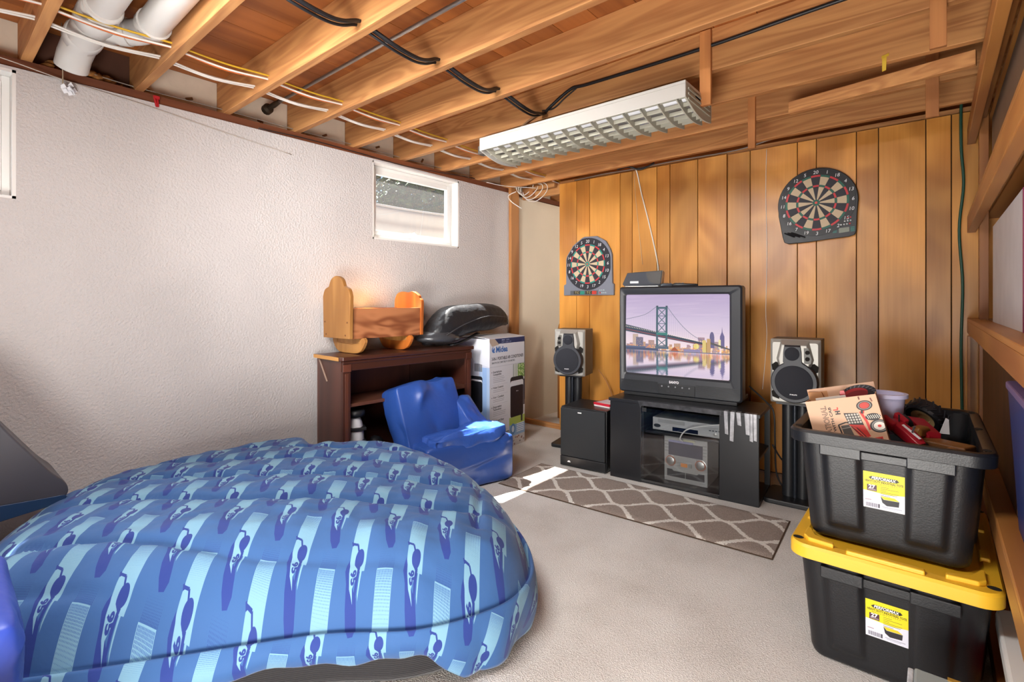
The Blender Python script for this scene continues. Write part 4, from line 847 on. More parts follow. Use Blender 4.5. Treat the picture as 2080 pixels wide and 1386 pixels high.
for x, z in ((-0.13, 0.20), (0.125, 0.20), (-0.115, 0.122), (0.105, 0.122)): B().lathe([(0, 0), (.006, 0), (.0045, .003), (0, .003)], 10, T(x, -0.28, z) @ RX(R(90)), caps=False).obj('plug', plain('plug_dark', '#6a3f1e', 0.6), h)
ft = smoothcurve([(-0.15, 0.30), (-0.145, 0.345), (-0.115, 0.385), (-0.06, 0.398), (0.0, 0.392), (0.06, 0.398), (0.115, 0.372), (0.128, 0.352), (0.148, 0.335), (0.15, 0.30)], 4)
B().prism([(-0.143, 0.10)] + ft + [(0.143, 0.10)], -0.295, -0.272, XZ).obj('footboard', M_orng, cr, bevel=0.003)
for s in (1, -1): B().loft([[Vector((s * x, y, z)) for y, z in ((-0.255, z0), (0.272, z0), (0.272, z1), (-0.255, z1))] for x, z0, z1 in ((0.117, 0.102, 0.285), (0.135, 0.098, 0.285))]).obj('side_board', M_red, cr, bevel=0.002)
B().box(-0.117, 0.117, -0.255, 0.272, 0.098, 0.11).obj('floor_board', M_oak, cr)
for y in (-0.185, 0.17):
    low = [(0.175 * math.sin(R(a)) * 1.03, 0.52 - 0.52 * math.cos(R(a) * .52)) for a in range(-90, 91, 10)]
    lw = [(x, 0.002 + 0.075 * (abs(x) / 0.18) ** 5) for x, _ in low]
    up = [(0.18, 0.092), (0.165, 0.104), (0.145, 0.10), (0.13, 0.088), (0.124, 0.07), (0.05, 0.062), (-0.05, 0.062), (-0.124, 0.07), (-0.13, 0.088), (-0.145, 0.10), (-0.165, 0.104), (-0.18, 0.092)]
    B().prism(lw + up, -0.011, 0.011, T(0, y, 0) @ RX(R(90))).obj('rocker', M_orng if y > 0 else M_oak, cr, bevel=0.003)
    B().box(-0.124, 0.124, y - 0.008, y + 0.008, 0.06, 0.099).obj('rocker_block', M_oak, cr)
# long black bag lying from bookcase over the box
def blob_loft(secs, n=24):
    """secs: (centre, half widths a (x), b (z) up, c (z) down) -> rings in the xz plane"""
    out = []
    for (x, y, z), a, bu, bd in secs:
        out.append([Vector((x + a * math.copysign(abs(math.cos(t)) ** .8, math.cos(t)), y, z + (bu if math.sin(t) > 0 else bd) * math.copysign(abs(math.sin(t)) ** .9, math.sin(t)))) for t in [2 * math.pi * k / n for k in range(n)]])
    return out
bg_ = thing('black_bag', 'long limp black vinyl gig bag lying across bookcase top and air conditioner box', 'bag', (0.24, 2.3, Hb))
M_vinyl = plain('black_vinyl', '#1d1e22', 0.45, bump=0.5, bscale=11, bdist=0.03)
sec = [((0.02, 0.02, 0.045), 0.03, 0.02, 0.03), ((0.02, 0.07, 0.065), 0.09, 0.06, 0.055), ((0.02, 0.13, 0.085), 0.115, 0.12, 0.075), ((0.02, 0.20, 0.10), 0.12, 0.17, 0.09), ((0.02, 0.27, 0.12), 0.12, 0.17, 0.085),
       ((0.02, 0.35, 0.145), 0.125, 0.15, 0.085), ((0.02, 0.48, 0.175), 0.13, 0.13, 0.095), ((0.02, 0.6, 0.19), 0.13, 0.12, 0.10), ((0.02, 0.72, 0.20), 0.125, 0.105, 0.105), ((0.02, 0.81, 0.195), 0.105, 0.08, 0.08), ((0.02, 0.86, 0.165), 0.07, 0.06, 0.045), ((0.02, 0.90, 0.155), 0.05, 0.035, 0.03), ((0.02, 0.915, 0.15), 0.02, 0.015, 0.02)]
rg = blob_loft(sec); rng = np.random.default_rng(3)
for r_ in rg:
    for k, v in enumerate(r_): v += Vector((0.006 * math.sin(k * 1.7 + v.y * 30), 0, 0.007 * math.sin(k * 2.1 + v.y * 22) + 0.010 * abs(math.sin(v.y * 9 + k * .35)) ** 3))
B().loft(rg).obj('body', M_vinyl, bg_, smooth=True, sub=1)
b = B(); b.loft([[Vector((0.02 + a * math.cos(t), y, 0.06 + h * math.sin(t) * (1 if math.sin(t) > 0 else .6))) for t in [2 * math.pi * k / 16 for k in range(16)]] for y, a, h in ((-0.02, .02, .015), (0.05, .12, .05), (0.16, .14, .09), (0.25, .13, .06), (0.34, .06, .03))])
b.obj('collapsed_flap', plain('grey_sheen_vinyl', '#3a3b3f', 0.28, bump=0.3, bscale=18, bdist=0.02), bg_, smooth=True)
b = B(); b.loft([[Vector((0.10 + q * .0, y, z)) + Vector((dx, 0, dz)) for dx, dz in ((-.02, -.004), (.02, -.004), (.02, .004), (-.02, .004))] for q, y, z in ((0, .20, .012), (1, .30, .022), (2, .40, .05), (3, .50, .085))]); b.obj('strap', M_vinyl, bg_, smooth=True)
B().tube(smoothcurve([(0.15, 0.13, 0.09), (0.155, 0.3, 0.16), (0.16, 0.55, 0.215), (0.145, 0.8, 0.20)], 6), 0.003, 6).obj('zip', plain('zip', '#45464a', 0.4), bg_, smooth=True)
# skates and shoe on the bottom shelf
sk = thing('inline_skate', 'grey inline skate with dark cuff on the bottom bookcase shelf', 'skate', (0.285, 1.765, 0.09), R(65))
b = B(); b.loft(blob_loft([((0.0, -0.05, 0.19), .03, .15, .10), ((0.0, -0.02, 0.2), .05, .17, .12), ((0.0, 0.03, 0.2), .05, .165, .12), ((0.0, 0.065, 0.13), .045, .06, .05), ((0.0, 0.12, 0.12), .042, .045, .04), ((0.0, 0.17, 0.11), .02, .03, .03)])); b.obj('shell', plain('skate_grey', '#cfcfd3', 0.4), sk, smooth=True)
B().lathe([(.056, .0), (.058, .02), (.054, .04)], 24, T(0, 0.0, 0.36)).obj('cuff', M_black, sk, smooth=True)
B().box(-0.012, 0.012, -0.06, 0.16, 0.05, 0.09).obj('wheel_frame', M_black, sk, bevel=0.003)
for y in (-0.05, 0.015, 0.08, 0.145): B().lathe([(0, -.011), (.03, -.011), (.034, 0), (.03, .011), (0, .011)], 20, T(0, y, 0.034) @ RY(R(90)), caps=False).obj('wheel', plain('wheel_grey', '#5a5a5e', 0.5), sk, smooth='auto')
for z in (0.28, 0.2): B().box(-0.058, 0.058, -0.065, 0.045, z, z + 0.018).obj('strap', M_black, sk, bevel=0.003)
B().lathe([(0, 0), (.013, 0), (.012, .008), (0, .009)], 16, T(0.05, 0.0, 0.17) @ RY(R(90)), caps=False).obj('rivet', M_steel, sk)
sh = thing('shoe', 'black sports shoe with white side stripes beside the inline skate', 'shoe', (0.27, 1.92, 0.09), R(40))
b = B(); b.loft(blob_loft([((0, -0.05, 0.10), .025, .08, .07), ((0, -0.01, 0.11), .045, .1, .09), ((0, 0.05, 0.1), .05, .09, .085), ((0, 0.13, 0.07), .05, .055, .06), ((0, 0.2, 0.055), .045, .035, .045), ((0, 0.24, 0.045), .02, .02, .03)])); b.obj('upper', plain('shoe_black', '#1b1b1f', 0.5), sh, smooth=True)
B().prism([(0.03 * math.sin(R(a)) * 1.6, 0.09 + 0.16 * math.cos(R(a))) for a in range(0, 360, 15)], 0.0, 0.028).obj('sole', plain('sole', '#3a3a3e', 0.6), sh, bevel=0.004)
for i in range(3): B().tube(smoothcurve([(0.044, 0.03 + .03 * i, 0.125 - .015 * i), (0.053, 0.05 + .035 * i, 0.09 - .01 * i), (0.05, 0.1 + .03 * i, 0.06 - .008 * i), (0.045, 0.14 + .02 * i, 0.055 - .006 * i)], 5), 0.004, 6).obj('stripe', M_ink, sh, smooth=True)

# ------------------------------------------------------------------ air conditioner carton
def ac_front():
    w, h = 464, 871; c = Cv(w, h, '#d5d6de', 2)
    c.poly([(60, 0), (464, 0), (464, 42), (110, 40)], '#27345e'); c.text('SMART   COOL', 150, 18, 15, '#c8d0e6', bold=.01); c.text('QUIET   CLEAN   SAFE', 150, 34, 13, '#c8d0e6')
    c.poly([(0, 0), (64, 0), (120, 46), (30, 58), (0, 20)], '#b3a090')
    c.ell(52, 82, 24, 24, '#2b63b0'); c.ell(58, 78, 20, 20, '#d5d6de'); c.ell(52, 84, 9, 17, '#2b63b0', rot=30)
    c.text('Midea', 78, 104, 62, '#2b5fa6', bold=.03)
    c.text('3-IN-1 PORTABLE AIR CONDITIONER', 26, 164, 34, '#3b3d48', bold=.025, width=420); c.text('SMARTPHONE COMPATIBLE W/ DEHUMIDIFIER', 26, 190, 20, '#555763', bold=.015, width=300)
    c.rect(0, 212, w, 216, '#bcbdc8')
    c.rect(300, 216, w, 330, '#aab0ac'); c.rect(320, 216, 334, 330, '#d9dad4'); c.rect(350, 216, 362, 330, '#d9dad4'); c.rect(368, 220, w, 330, '#8fae62')
    rng = np.random.default_rng(1)
    for i in range(120): c.ell(370 + 94 * rng.random(), 222 + 100 * rng.random(), 7, 6, ['#6f9a44', '#a9c27e', '#4f7a38', '#d6dcc0'][i % 4], .8)
    c.rect(440, 350, w, 560, '#3a3644')
    y = 260
    for hd, n in (('Smartphone', 4), ('Voice Control', 2), ('3-in-1 Comfort', 2), ('Evaporation', 3), ('Quick and Easy', 3), ('Comfortsense Remote', 3)):
        c.ell(28, y - 6, 4, 4, '#44464f'); c.text(hd, 42, y, 22, '#3a3c46', bold=.02)
        if hd in ('Smartphone', 'Evaporation', 'Quick and Easy'): c.text({'S': 'Compatible', 'E': 'Technology', 'Q': 'Installation'}[hd[0]], 42, y + 20, 22, '#3a3c46', bold=.02); y += 20
        for i in range(n): c.rect(42, y + 11 + i * 13, 42 + 130 + 40 * rng.random(), y + 15 + i * 13, '#a4a6b2')
        y += 26 + n * 13 + 22
        c.rect(26, y - 28, 230, y - 26, '#b6b8c4')
    # appliance
    c.poly(rrect(264, 446, 318, 640, 26), '#26252c'); c.poly(rrect(264, 446, 350, 640, 20), '#dcdce2'); c.poly(rrect(266, 444, 392, 640, 14), '#231f28'); c.text('Midea', 345, 440, 13, '#d0d0d8', bold=.02)
    c.rect(250, 640, w, 700, '#a8bd5e'); c.rect(410, 590, 432, 690, '#25252c'); c.rect(250, 700, w, 800, '#8fb0d4'); c.ell(300, 735, 34, 44, '#5d88ba'); c.ell(300, 735, 18, 26, '#cfdcec')
    for i in range(5): c.rect(352, 700 + i * 15, 452, 707 + i * 15, '#e8ecf4')
    c.rect(120, 790, w, 871, '#c9c6c6')
    for i in range(30): c.ell(130 + 330 * rng.random(), 800 + 60 * rng.random(), 10, 7, ['#8a5a50', '#b0a8a4', '#6a6468', '#d6d2d0'][i % 4], .8)
    c.rect(0, 820, 110, 871, '#9a9aa2'); return c.img('carton_front')
def ac_side():
    w, h = 400, 871; c = Cv(w, h, '#cfd2e2', 2)
    c.rect(300, 216, w, h, '#a9c0e2'); c.rect(330, 216, 372, h, '#93b2e0'); c.text('RADIO', 40, 180, 44, '#3a3c46', bold=.03); c.rect(40, 206, 180, 216, '#8a8c98')
    for i in range(26): c.rect(250 + i * 3, 190, 251.5 + i * 3 + (i % 3) * .5, 250, '#55565e')
    c.poly([(150, 0), (400, 0), (400, 212), (260, 180), (200, 120)], '#dfe1ea')
    c.poly(rrect(210, 330, 286, 560, 18), '#23252e'); c.poly(rrect(212, 328, 312, 350, 14), '#dcdfe8'); c.poly(rrect(213, 327, 326, 560, 14), '#1e2028')
    c.rect(170, 610, 320, 790, '#4a6fb0'); c.rect(176, 630, 314, 740, '#d5dcec')
    for i, v in enumerate((30, 48, 62, 78, 100)): c.rect(186 + i * 26, 738 - v, 204 + i * 26, 738, ['#9ab0d4', '#7f9bc8', '#6a8abf', '#4f74b2', '#22428a'][i])
    c.text('BTU   BTU   BTU', 178, 626, 14, '#dde4f2', bold=.01); c.rect(176, 745, 314, 784, '#3a5aa6')
    c.rect(120, 805, 250, 871, '#8f98a6'); c.rect(255, 805, 330, 871, '#a8a08e'); c.ell(290, 840, 10, 24, '#2a2a30'); c.ell(180, 850, 26, 16, '#3a3c44'); return c.img('carton_side')
ac = thing('appliance_carton', 'tall white printed carton for a portable air conditioner beside the bookcase', 'box', (0.463, 2.797, 0), R(94))
Wa, Da, Ha = 0.464, 0.40, 0.871
b = B(); b.box(0.0006, Wa - .0006, 0.0006, Da, 0, Ha - 0.004); b.obj('carton', plain('cardboard_white', '#d3d3da', 0.6, var=0.03), ac, bevel=0.003)
B().quad([(0, 0, 0), (Wa, 0, 0), (Wa, 0, Ha), (0, 0, Ha)]).obj('front_print', picmat('carton_front', ac_front(), 0.45), ac)
B().quad([(0, Da, 0), (0, 0, 0), (0, 0, Ha), (0, Da, Ha)]).obj('side_print', picmat('carton_side', ac_side(), 0.45), ac)
for (x0, x1, y0, y1, a, ax) in ((0.0, Wa, 0.0, 0.17, 5, 0), (0.0, Wa, 0.22, Da, -4, 0)):
    b = B(); dz = 0.012; b.prism([(x0, y0), (x1, y0), (x1, y1), (x0, y1)], 0, 0.004); b.bm.transform(T(0, y0 if a > 0 else y1, Ha) @ RX(R(a)) @ T(0, -(y0 if a > 0 else y1), 0)); b.obj('flap', plain('flap_white', '#d9d9df', 0.6), ac)
B().box(Wa - 0.0004, Wa + 0.0004, 0.0, Da, 0.0, Ha).obj('dark_side', plain('carton_dark', '#8e8f9a', 0.6, var=0.2), ac)
B().box(Wa - 0.004, Wa + 0.001, -0.001, 0.003, 0.35, Ha - .02).obj('dark_edge', plain('edge_dark', '#3a3640', 0.6), ac)

# ------------------------------------------------------------------ blue fold-out foam chair by the bookcase
M_blue = plain('blue_vinyl', '#2b4f9c', 0.36, var=0.06, vscale=4, bump=0.25, bscale=16, spec=0.5, bdist=0.012)
def cushion(name, parent, w, d, h, M, mat, puff=0.04, wr=0.012, seed=0, cuts=34):
    bm = bmesh.new(); bmesh.ops.create_cube(bm, size=1.0); bmesh.ops.subdivide_edges(bm, edges=bm.edges[:], cuts=cuts, use_grid_fill=True)
    rng = np.random.default_rng(seed); CR = []
    hw = np.array([w, d, h]) / 2
    for k in range(26):                       # sharp fold ridges and valleys across the faces
        ax = rng.integers(3); p = rng.uniform(-1, 1, 3); p[ax] = rng.choice([-1, 1]); q = p + rng.normal(size=3) * .75; q[ax] = p[ax] + rng.normal() * .25
        CR.append((p * hw, np.clip(q, -1.05, 1.05) * hw, rng.uniform(.3, 1) * rng.choice([1, -1], p=[.5, .5]), rng.uniform(.014, .045)))
    P = np.array([v.co[:] for v in bm.verts]) * 2 * hw; D = np.zeros(len(P))
    for p, q, am, wd in CR:
        t = np.clip(((P - p) @ (q - p)) / max(1e-6, (q - p) @ (q - p)), 0, 1); dd = np.linalg.norm(P - (p + t[:, None] * (q - p)), axis=1)
        D += am * np.exp(-dd / wd) * np.sin(np.pi * np.clip(t, .08, .92))
    for i_, v in enumerate(bm.verts):
        p = v.co * 2
        e = sorted([abs(p.x), abs(p.y), abs(p.z)])
        f = (1 - e[0] ** 2) * (1 - e[1] ** 2)
        c = Vector((p.x * w / 2, p.y * d / 2, p.z * h / 2))
        n = Vector([p[i] if abs(p[i]) > .999 else 0 for i in range(3)])
        c *= 1 - 0.03 * (e[1] ** 8) - 0.03 * (e[0] ** 8) * (e[1] ** 8)
        if n.length > 0: n.normalize()
        v.co = M @ (c + n * (puff * f + wr * D[i_]))
    me = bpy.data.meshes.new(name); bm.to_mesh(me); bm.free(); me.polygons.foreach_set('use_smooth', [True] * len(me.polygons))
    o = bpy.data.objects.new(name, me); COL.objects.link(o); me.materials.append(mat); o.parent = parent
    m = o.modifiers.new('sub', 'SUBSURF'); m.levels = m.render_levels = 1; return o
fc = thing('foam_chair', 'royal blue slumped vinyl foam chair leaning against the bookcase', 'chair', (0.935, 2.55, 0), R(-13))
# local: x = facing direction outwards (front at 0), y = width (0 .. -0.66)
cushion('seat', fc, 0.40, 0.64, 0.285, T(-0.21, -0.335, 0.15), M_blue, 0.010, 0.026, 3)
cushion('back_cushion', fc, 0.19, 0.47, 0.48, T(-0.355, -0.475, 0.385) @ RZ(R(10)) @ RX(R(3)) @ RY(R(-18)), M_blue, 0.02, 0.036, 5)
cushion('side_gusset', fc, 0.34, 0.14, 0.20, T(-0.30, -0.20, 0.33) @ RZ(R(10)) @ RY(R(42)), M_blue, 0.012, 0.026, 8, 20)
cushion('seat_roll', fc, 0.20, 0.52, 0.085, T(-0.12, -0.33, 0.302) @ RX(R(4)), plain('light_blue_vinyl', '#3459ac', 0.3, bump=0.6, bscale=9, bdist=0.02), 0.012, 0.036, 9, 30)

# ------------------------------------------------------------------ bed: low futon under a printed comforter
def comforter_print():
    w, h = 480, 640
    c = Cv(w, h, '#335a8f', 2); LB, DB, MB = '#719cb5', '#22377e', '#274580'
    def dots(x0, y0, x1, y1, col, grow):
        n = 13
        for j in range(int((y1 - y0) / 8)):
            f = (j + 1) / ((y1 - y0) / 8)
            for i in range(n):
                r = (f if grow else 1.15 - f) * 3.3; x = x0 + (i + .5) * (x1 - x0) / n; c.rect(x - r * .8, y0 + 8 * j + 4 - r, x + r * .8, y0 + 8 * j + 4 + r, col)
    def motif(ox, oy):
        for yy in (oy, oy - h, oy + h):
            if yy > h + 40 or yy < -700: continue
            x0, x1 = ox, ox + 132
            dots(x0 + 6, yy - 96, x1 + 6, yy, MB, True)
            c.rect(x0, yy, x1, yy + 320, LB); dots(x0 + 3, yy + 6, x1 - 3, yy + 170, '#345a94', False)
            # rider: arm and staff, helmet, jersey, legs
            c.path([(x0 - 4, yy + 190), (x0 + 44, yy + 196), (x0 + 62, yy + 232)], 13, DB); c.path([(x0 - 8, yy + 180), (x0 + 4, yy + 202)], 12, DB)
            c.ell(x0 + 76, yy + 262, 36, 42, DB, rot=15); c.poly([(x0 + 66, yy + 290), (x0 + 94, yy + 300), (x0 + 88, yy + 420), (x0 + 72, yy + 400)], DB)
            c.poly([(x0 - 4, yy + 262), (x0 + 22, yy + 330), (x0 + 50, yy + 380), (x0 + 92, yy + 410), (x0 + 106, yy + 450), (x0 + 120, yy + 505), (x0 + 106, yy + 540), (x0 + 70, yy + 545), (x0 + 38, yy + 500), (x0 + 14, yy + 440), (x0 + 0, yy + 370), (x0 - 22, yy + 325), (x0 - 18, yy + 290)], DB)
            c.poly([(x0 + 4, yy + 262), (x0 + 48, yy + 290), (x0 + 74, yy + 310), (x0 + 72, yy + 350), (x0 + 52, yy + 384), (x0 + 68, yy + 428), (x0 + 30, yy + 386), (x0 + 12, yy + 330)], LB)
            c.text('95', x0 + 24, yy + 322, 58, DB, rot=72, bold=.05); c.poly([(x0 + 98, yy + 320), (x0 + 112, yy + 320), (x0 + 106, yy + 420), (x0 + 98, yy + 400)], LB)
    motif(50, 30); motif(290, 350)
    return c.img('comforter_print')
CEN = np.array([0.98, 0.98])
OUT = [(1.955, 1.14), (1.975, 1.30), (1.90, 1.47), (1.70, 1.64), (1.40, 1.79), (1.05, 1.86), (0.75, 1.87), (0.53, 1.78), (0.38, 1.575), (0.05, 1.52), (0.035, 1.1), (0.06, 0.62), (0.20, 0.36), (0.42, 0.17), (0.75, 0.02), (1.0, 0.0), (1.20, 0.14), (1.45, 0.47), (1.66, 0.76), (1.86, 0.955)]
oc = np.array(smoothcurve(OUT, 14, True)); NO = len(oc)
U = np.array([.743, .669]); Vv = np.array([-.669, .743])
def bed():
    t = thing('futon_bed', 'low futon with black ribbed base under the blue comforter', 'bed', (0.98, 0.98, 0))
    pl = [tuple(CEN + (p - CEN) * 0.93 - CEN) for p in oc[::4]]
    M_cord = plain('black_corduroy', '#26262a', 0.9)
    m, nt, p = newmat('ribbed_black'); L = nt.links; tc = N(nt, 'ShaderNodeTexCoord'); mp = N(nt, 'ShaderNodeMapping'); mp.inputs['Rotation'].default_value = (0, 0, R(-40)); L.new(tc.outputs['Object'], mp.inputs['Vector'])
    wv = N(nt, 'ShaderNodeTexWave', Scale=55.0, Distortion=0.6); wv.bands_direction = 'Z'; L.new(mp.outputs[0], wv.inputs['Vector'])
    bb = N(nt, 'ShaderNodeBump', Strength=0.5, Distance=0.004); L.new(wv.outputs['Fac'], bb.inputs['Height']); L.new(bb.outputs[0], p.inputs['Normal'])
    p.inputs['Base Color'].default_value = lin('#211f22'); p.inputs['Roughness'].default_value = 0.85; p.inputs['Sheen Weight'].default_value = 0.2
    B().prism(pl, 0.0, 0.20, None).obj('mattress', m, t, bevel=0.03, segs=4)
    # comforter: radial grid, domed, quilted, draped to the floor or to the front hem
    d = np.roll(oc, -1, 0) - np.roll(oc, 1, 0); d /= np.linalg.norm(d, axis=1)[:, None]; nrm = np.stack([d[:, 1], -d[:, 0]], 1)
    if ((nrm * (oc - CEN)).sum(1) < 0).mean() > .5: nrm = -nrm
    b = B(); uvl = b.bm.loops.layers.uv.verify(); NRg, ND = 92, 16; UVs = {}; VT = {}
    rng = np.random.default_rng(12); PH = rng.random((14, 2)) * 6.28; FR = rng.normal(size=(14, 2)) * 9 + np.array([11, -3])
    def front(i):        # 1 where the front hem hangs clear of the floor
        q = oc[i]; s = q @ U; v = q @ Vv; return max(0.0, min(1.0, (-0.30 - v) / 0.25)) * max(0.0, min(1.0, (2.16 - s) / 0.10))
    def height(p, e):
        f = min(1.0, e / 0.27); z = 0.385 * (1 - (1 - f) ** 2.6) ** (1 / 2.2)
        r = np.linalg.norm((p - np.array([0.95, 0.85])) / np.array([1.0, 1.0])); z += 0.075 * max(0.0, 1 - (r / .95) ** 2) * f
        v = p @ Vv; s = p @ U; qv = []
        for l in (-.80, -.585, -.44, -.14, .10, .34, .58, .82, 1.06): qv.append(abs(v - l - 0.012 * math.sin(s * 9 + l * 5)))
        if -0.26 < v: qv.append(abs(s - 2.19) if s > 1.9 else 9)
        g = min(qv); z -= 0.020 * math.exp(-(g / 0.014) ** 2) * f + 0.010 * math.exp(-(g / 0.05) ** 2) * f
        w = 0
        for k in range(14): w += (1 - abs(math.sin((FR[k] @ p) * 1.0 + PH[k, 0] + 0.8 * math.sin(3 * p[0] + PH[k, 1])))) ** 3
        z += (w / 14 - .25) * 0.036 * f + 0.004 * math.sin(37 * p[0] + 11 * p[1]) * math.sin(29 * p[1] - 9 * p[0])
        return z
    eR = np.linalg.norm(oc - CEN, axis=1)
    for i in range(NO):
        for j in range(1, NRg + 1):
            s = 1 - (1 - j / NRg) ** 1.25; p = CEN + (oc[i] - CEN) * s; cosn = max(.35, abs(((oc[i] - CEN) / eR[i]) @ nrm[i])); e = eR[i] * (1 - s) * cosn
            z = max(0.19, height(p, e)) if j > NRg - 3 else height(p, e)
            VT[i, j] = b.bm.verts.new((p[0] - CEN[0], p[1] - CEN[1], max(z, 0.17))); UVs[i, j] = (p @ U, p @ Vv)
        zt = VT[i, NRg].co.z; hem = 0.02 + 0.085 * front(i) + 0.005 * math.sin(i * .9) * front(i)
        for k in range(1, ND + 1):
            f = k / ND; z = zt + (hem - zt) * f; bulge = 0.018 * math.sin(math.pi * f) + (0.012 * math.sin(i * 0.35) + 0.010 * math.sin(i * 0.13 + 2)) * f
            wallc = 0 if oc[i][0] < 0.42 else 1
            p = oc[i] + nrm[i] * bulge * wallc; VT[i, NRg + k] = b.bm.verts.new((p[0] - CEN[0], p[1] - CEN[1], z)); q = oc[i] + nrm[i] * (zt - z); UVs[i, NRg + k] = (q @ U, q @ Vv)
    c0 = b.bm.verts.new((0, 0, height(CEN, 1))); uvc = (CEN @ U, CEN @ Vv)
    SU, SV = 0.178, 0.29
    def setuv(f, ks):
        for lp, q in zip(f.loops, ks): lp[uvl].uv = (q[0] / SU, -q[1] / SV * -1)
    for i in range(NO):
        n = (i + 1) % NO
        setuv(b.bm.faces.new([c0, VT[i, 1], VT[n, 1]]), [uvc, UVs[i, 1], UVs[n, 1]])
        for j in range(1, NRg + ND): setuv(b.bm.faces.new([VT[i, j], VT[i, j + 1], VT[n, j + 1], VT[n, j]]), [UVs[i, j], UVs[i, j + 1], UVs[n, j + 1], UVs[n, j]])
    o = b.obj('comforter', picmat('comforter_cloth', comforter_print(), 0.75, bump=0.25, bscale=16, sheen=0.15, spec=0.3), None, smooth=True, loc=(CEN[0], CEN[1], 0.0))
    tag(o, 'blue quilted comforter printed with light blue strips and riders numbered 95', 'comforter')
    so = o.modifiers.new('thick', 'SOLIDIFY'); so.thickness = 0.012; so.offset = -1
bed()
# blue cushion chair corner at lower left
bc = thing('beanbag_chair', 'royal blue vinyl beanbag chair cut off by the lower left edge', 'chair', (1.405, 0.10, 0))
MB_ = plain('bright_blue_vinyl', '#3048a8', 0.4, bump=0.5, bscale=8, bdist=0.02)
cushion('seat', bc, 0.62, 0.56, 0.36, T(0.10, -0.30, 0.20), MB_, 0.03, 0.03, 21)
cushion('corner_bolster', bc, 0.34, 0.30, 0.30, T(-0.09, -0.10, 0.335) @ RY(R(8)), MB_, 0.03, 0.03, 23)
# treadmill hood at the far left
tr = thing('treadmill', 'grey and dark blue plastic exercise machine hood at the left edge', 'treadmill', (0.34, 0.0, 0))
YZ = Matrix(((0, 0, 1, 0), (1, 0, 0, 0), (0, 1, 0, 0), (0, 0, 0, 1)))
pf = smoothcurve([(0.30, 0.425), (0.365, 0.415), (0.385, 0.435), (0.375, 0.475), (0.33, 0.53), (0.24, 0.665), (0.12, 0.84), (-0.05, 0.95), (-0.35, 0.98), (-0.42, 0.9), (-0.42, 0.5), (-0.1, 0.46)], 5, True)
hs = B().prism(pf, -0.16, 0.16, YZ).obj('hood', plain('hood_grey', '#444349', 0.42, var=0.05), tr, bevel=0.02, segs=4)
B().tube(smoothcurve([(0.162, 0.20, 0.70), (0.164, 0.17, 0.69), (0.164, 0.12, 0.70), (0.162, 0.06, 0.72)], 6), 0.0035, 6).obj('seam', M_black, tr, smooth=True)
B().prism(smoothcurve([(0.375, 0.425), (0.36, 0.40), (0.25, 0.385), (0.0, 0.36), (-0.40, 0.34), (-0.42, 0.5), (-0.1, 0.46), (0.30, 0.43)], 5, True), -0.162, 0.162, YZ).obj('lower_shell', plain('shell_navy', '#1f3a5c', 0.4), tr, bevel=0.015, segs=3)
B().box(-0.10, 0.10, -0.38, 0.04, 0.0, 0.36).obj('pedestal', plain('pale_grey', '#a9a9a8', 0.5), tr, bevel=0.01)
B().box(-0.15, 0.15, -0.42, 0.05, 0.0, 0.05).obj('foot_frame', M_black, tr, bevel=0.006)
B().box(-0.01, 0.02, 0.345, 0.36, 0.478, 0.49).obj('catch', M_black, tr)
# ------------------------------------------------------------------ storage shelf along the right side
sf = thing('storage_shelf', 'tall brown wooden storage shelf of rails, posts and slats along the right edge', 'shelf', (3.165, 2.2, 0))
def rail(z0, z1): B().box(0.0, 0.036, -2.6, 1.535, z0, z1).obj('front_rail', M_shelf, sf, bevel=0.003)
for z0, z1 in ((0.005, 0.055), (0.44, 0.515), (0.985, 1.05), (1.535, 1.605), (2.02, 2.09)):
    rail(z0, z1)
    for i in range(6 if z0 > .01 else 4):
        x = 0.0 + i * 0.075; B().box(x, x + 0.066, -2.6, 1.535, z1, z1 + 0.018).obj('slat', M_shelf, sf, bevel=0.002, segs=1)
for y in (1.30, -0.75, -2.5):
    for x in (0.038, 0.41): B().box(x, x + 0.036, y, y + 0.085, 0.0, 2.2).obj('post', M_shelfv, sf, bevel=0.002)
B().box(0.0, 0.01, 1.45, 1.52, 0.55, 0.97).obj('end_batten', M_shelf, sf)
M_hard = plain('brown_board', '#7c6a5a', 0.55, var=0.12, vscale=6, bump=0.05, bscale=80)
o = B().box(3.245, 3.257, 1.1, 3.42, 1.625, 2.06).obj('hardboard_sheet', M_hard, bevel=0.001); tag(o, 'grey brown hardboard sheet standing on the upper shelf', 'board')
w_ = thing('white_board', 'white painted board with a magenta edge standing on the middle shelf', 'board', (3.225, 2.06, 1.0685))
B().box(0.0, 0.014, 0.012, 1.0, 0.0, 0.42).obj('panel', plain('board_white', '#c9cacd', 0.5, var=0.06, vscale=8), w_, bevel=0.001); B().box(-0.0005, 0.0145, 0.0, 0.012, 0.0, 0.42).obj('edge_strip', plain('magenta', '#7a2048', 0.5), w_)
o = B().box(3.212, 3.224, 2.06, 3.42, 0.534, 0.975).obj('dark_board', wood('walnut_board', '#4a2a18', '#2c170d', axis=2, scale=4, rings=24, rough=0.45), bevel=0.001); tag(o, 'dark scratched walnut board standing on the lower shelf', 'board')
bb_ = thing('storage_bin', 'deep blue plastic bin on the lower shelf at the right edge', 'bin', (3.186, 1.36, 0.535))
b = B(); b.loft([[Vector((x, y, z)) for x, y in rrect(i, .34 - i, i, .64 - i, .03, 4)] for z, i in ((0, .02), (0.38, 0.0), (0.38, 0.004), (0.02, 0.024))], True, True); b.obj('body', plain('bin_blue', '#23356e', 0.4), bb_, smooth='auto', ang=30)
b = B(); b.prism(rrect(-0.004, .345, -.006, .646, .03, 4), 0.38, 0.40); b.obj('lid', plain('bin_lid', '#6a5a86', 0.4), bb_, bevel=0.004)
cb = thing('cooler', 'small red cooler with a white lid on the bottom shelf', 'cooler', (3.172, 1.48, 0.074))
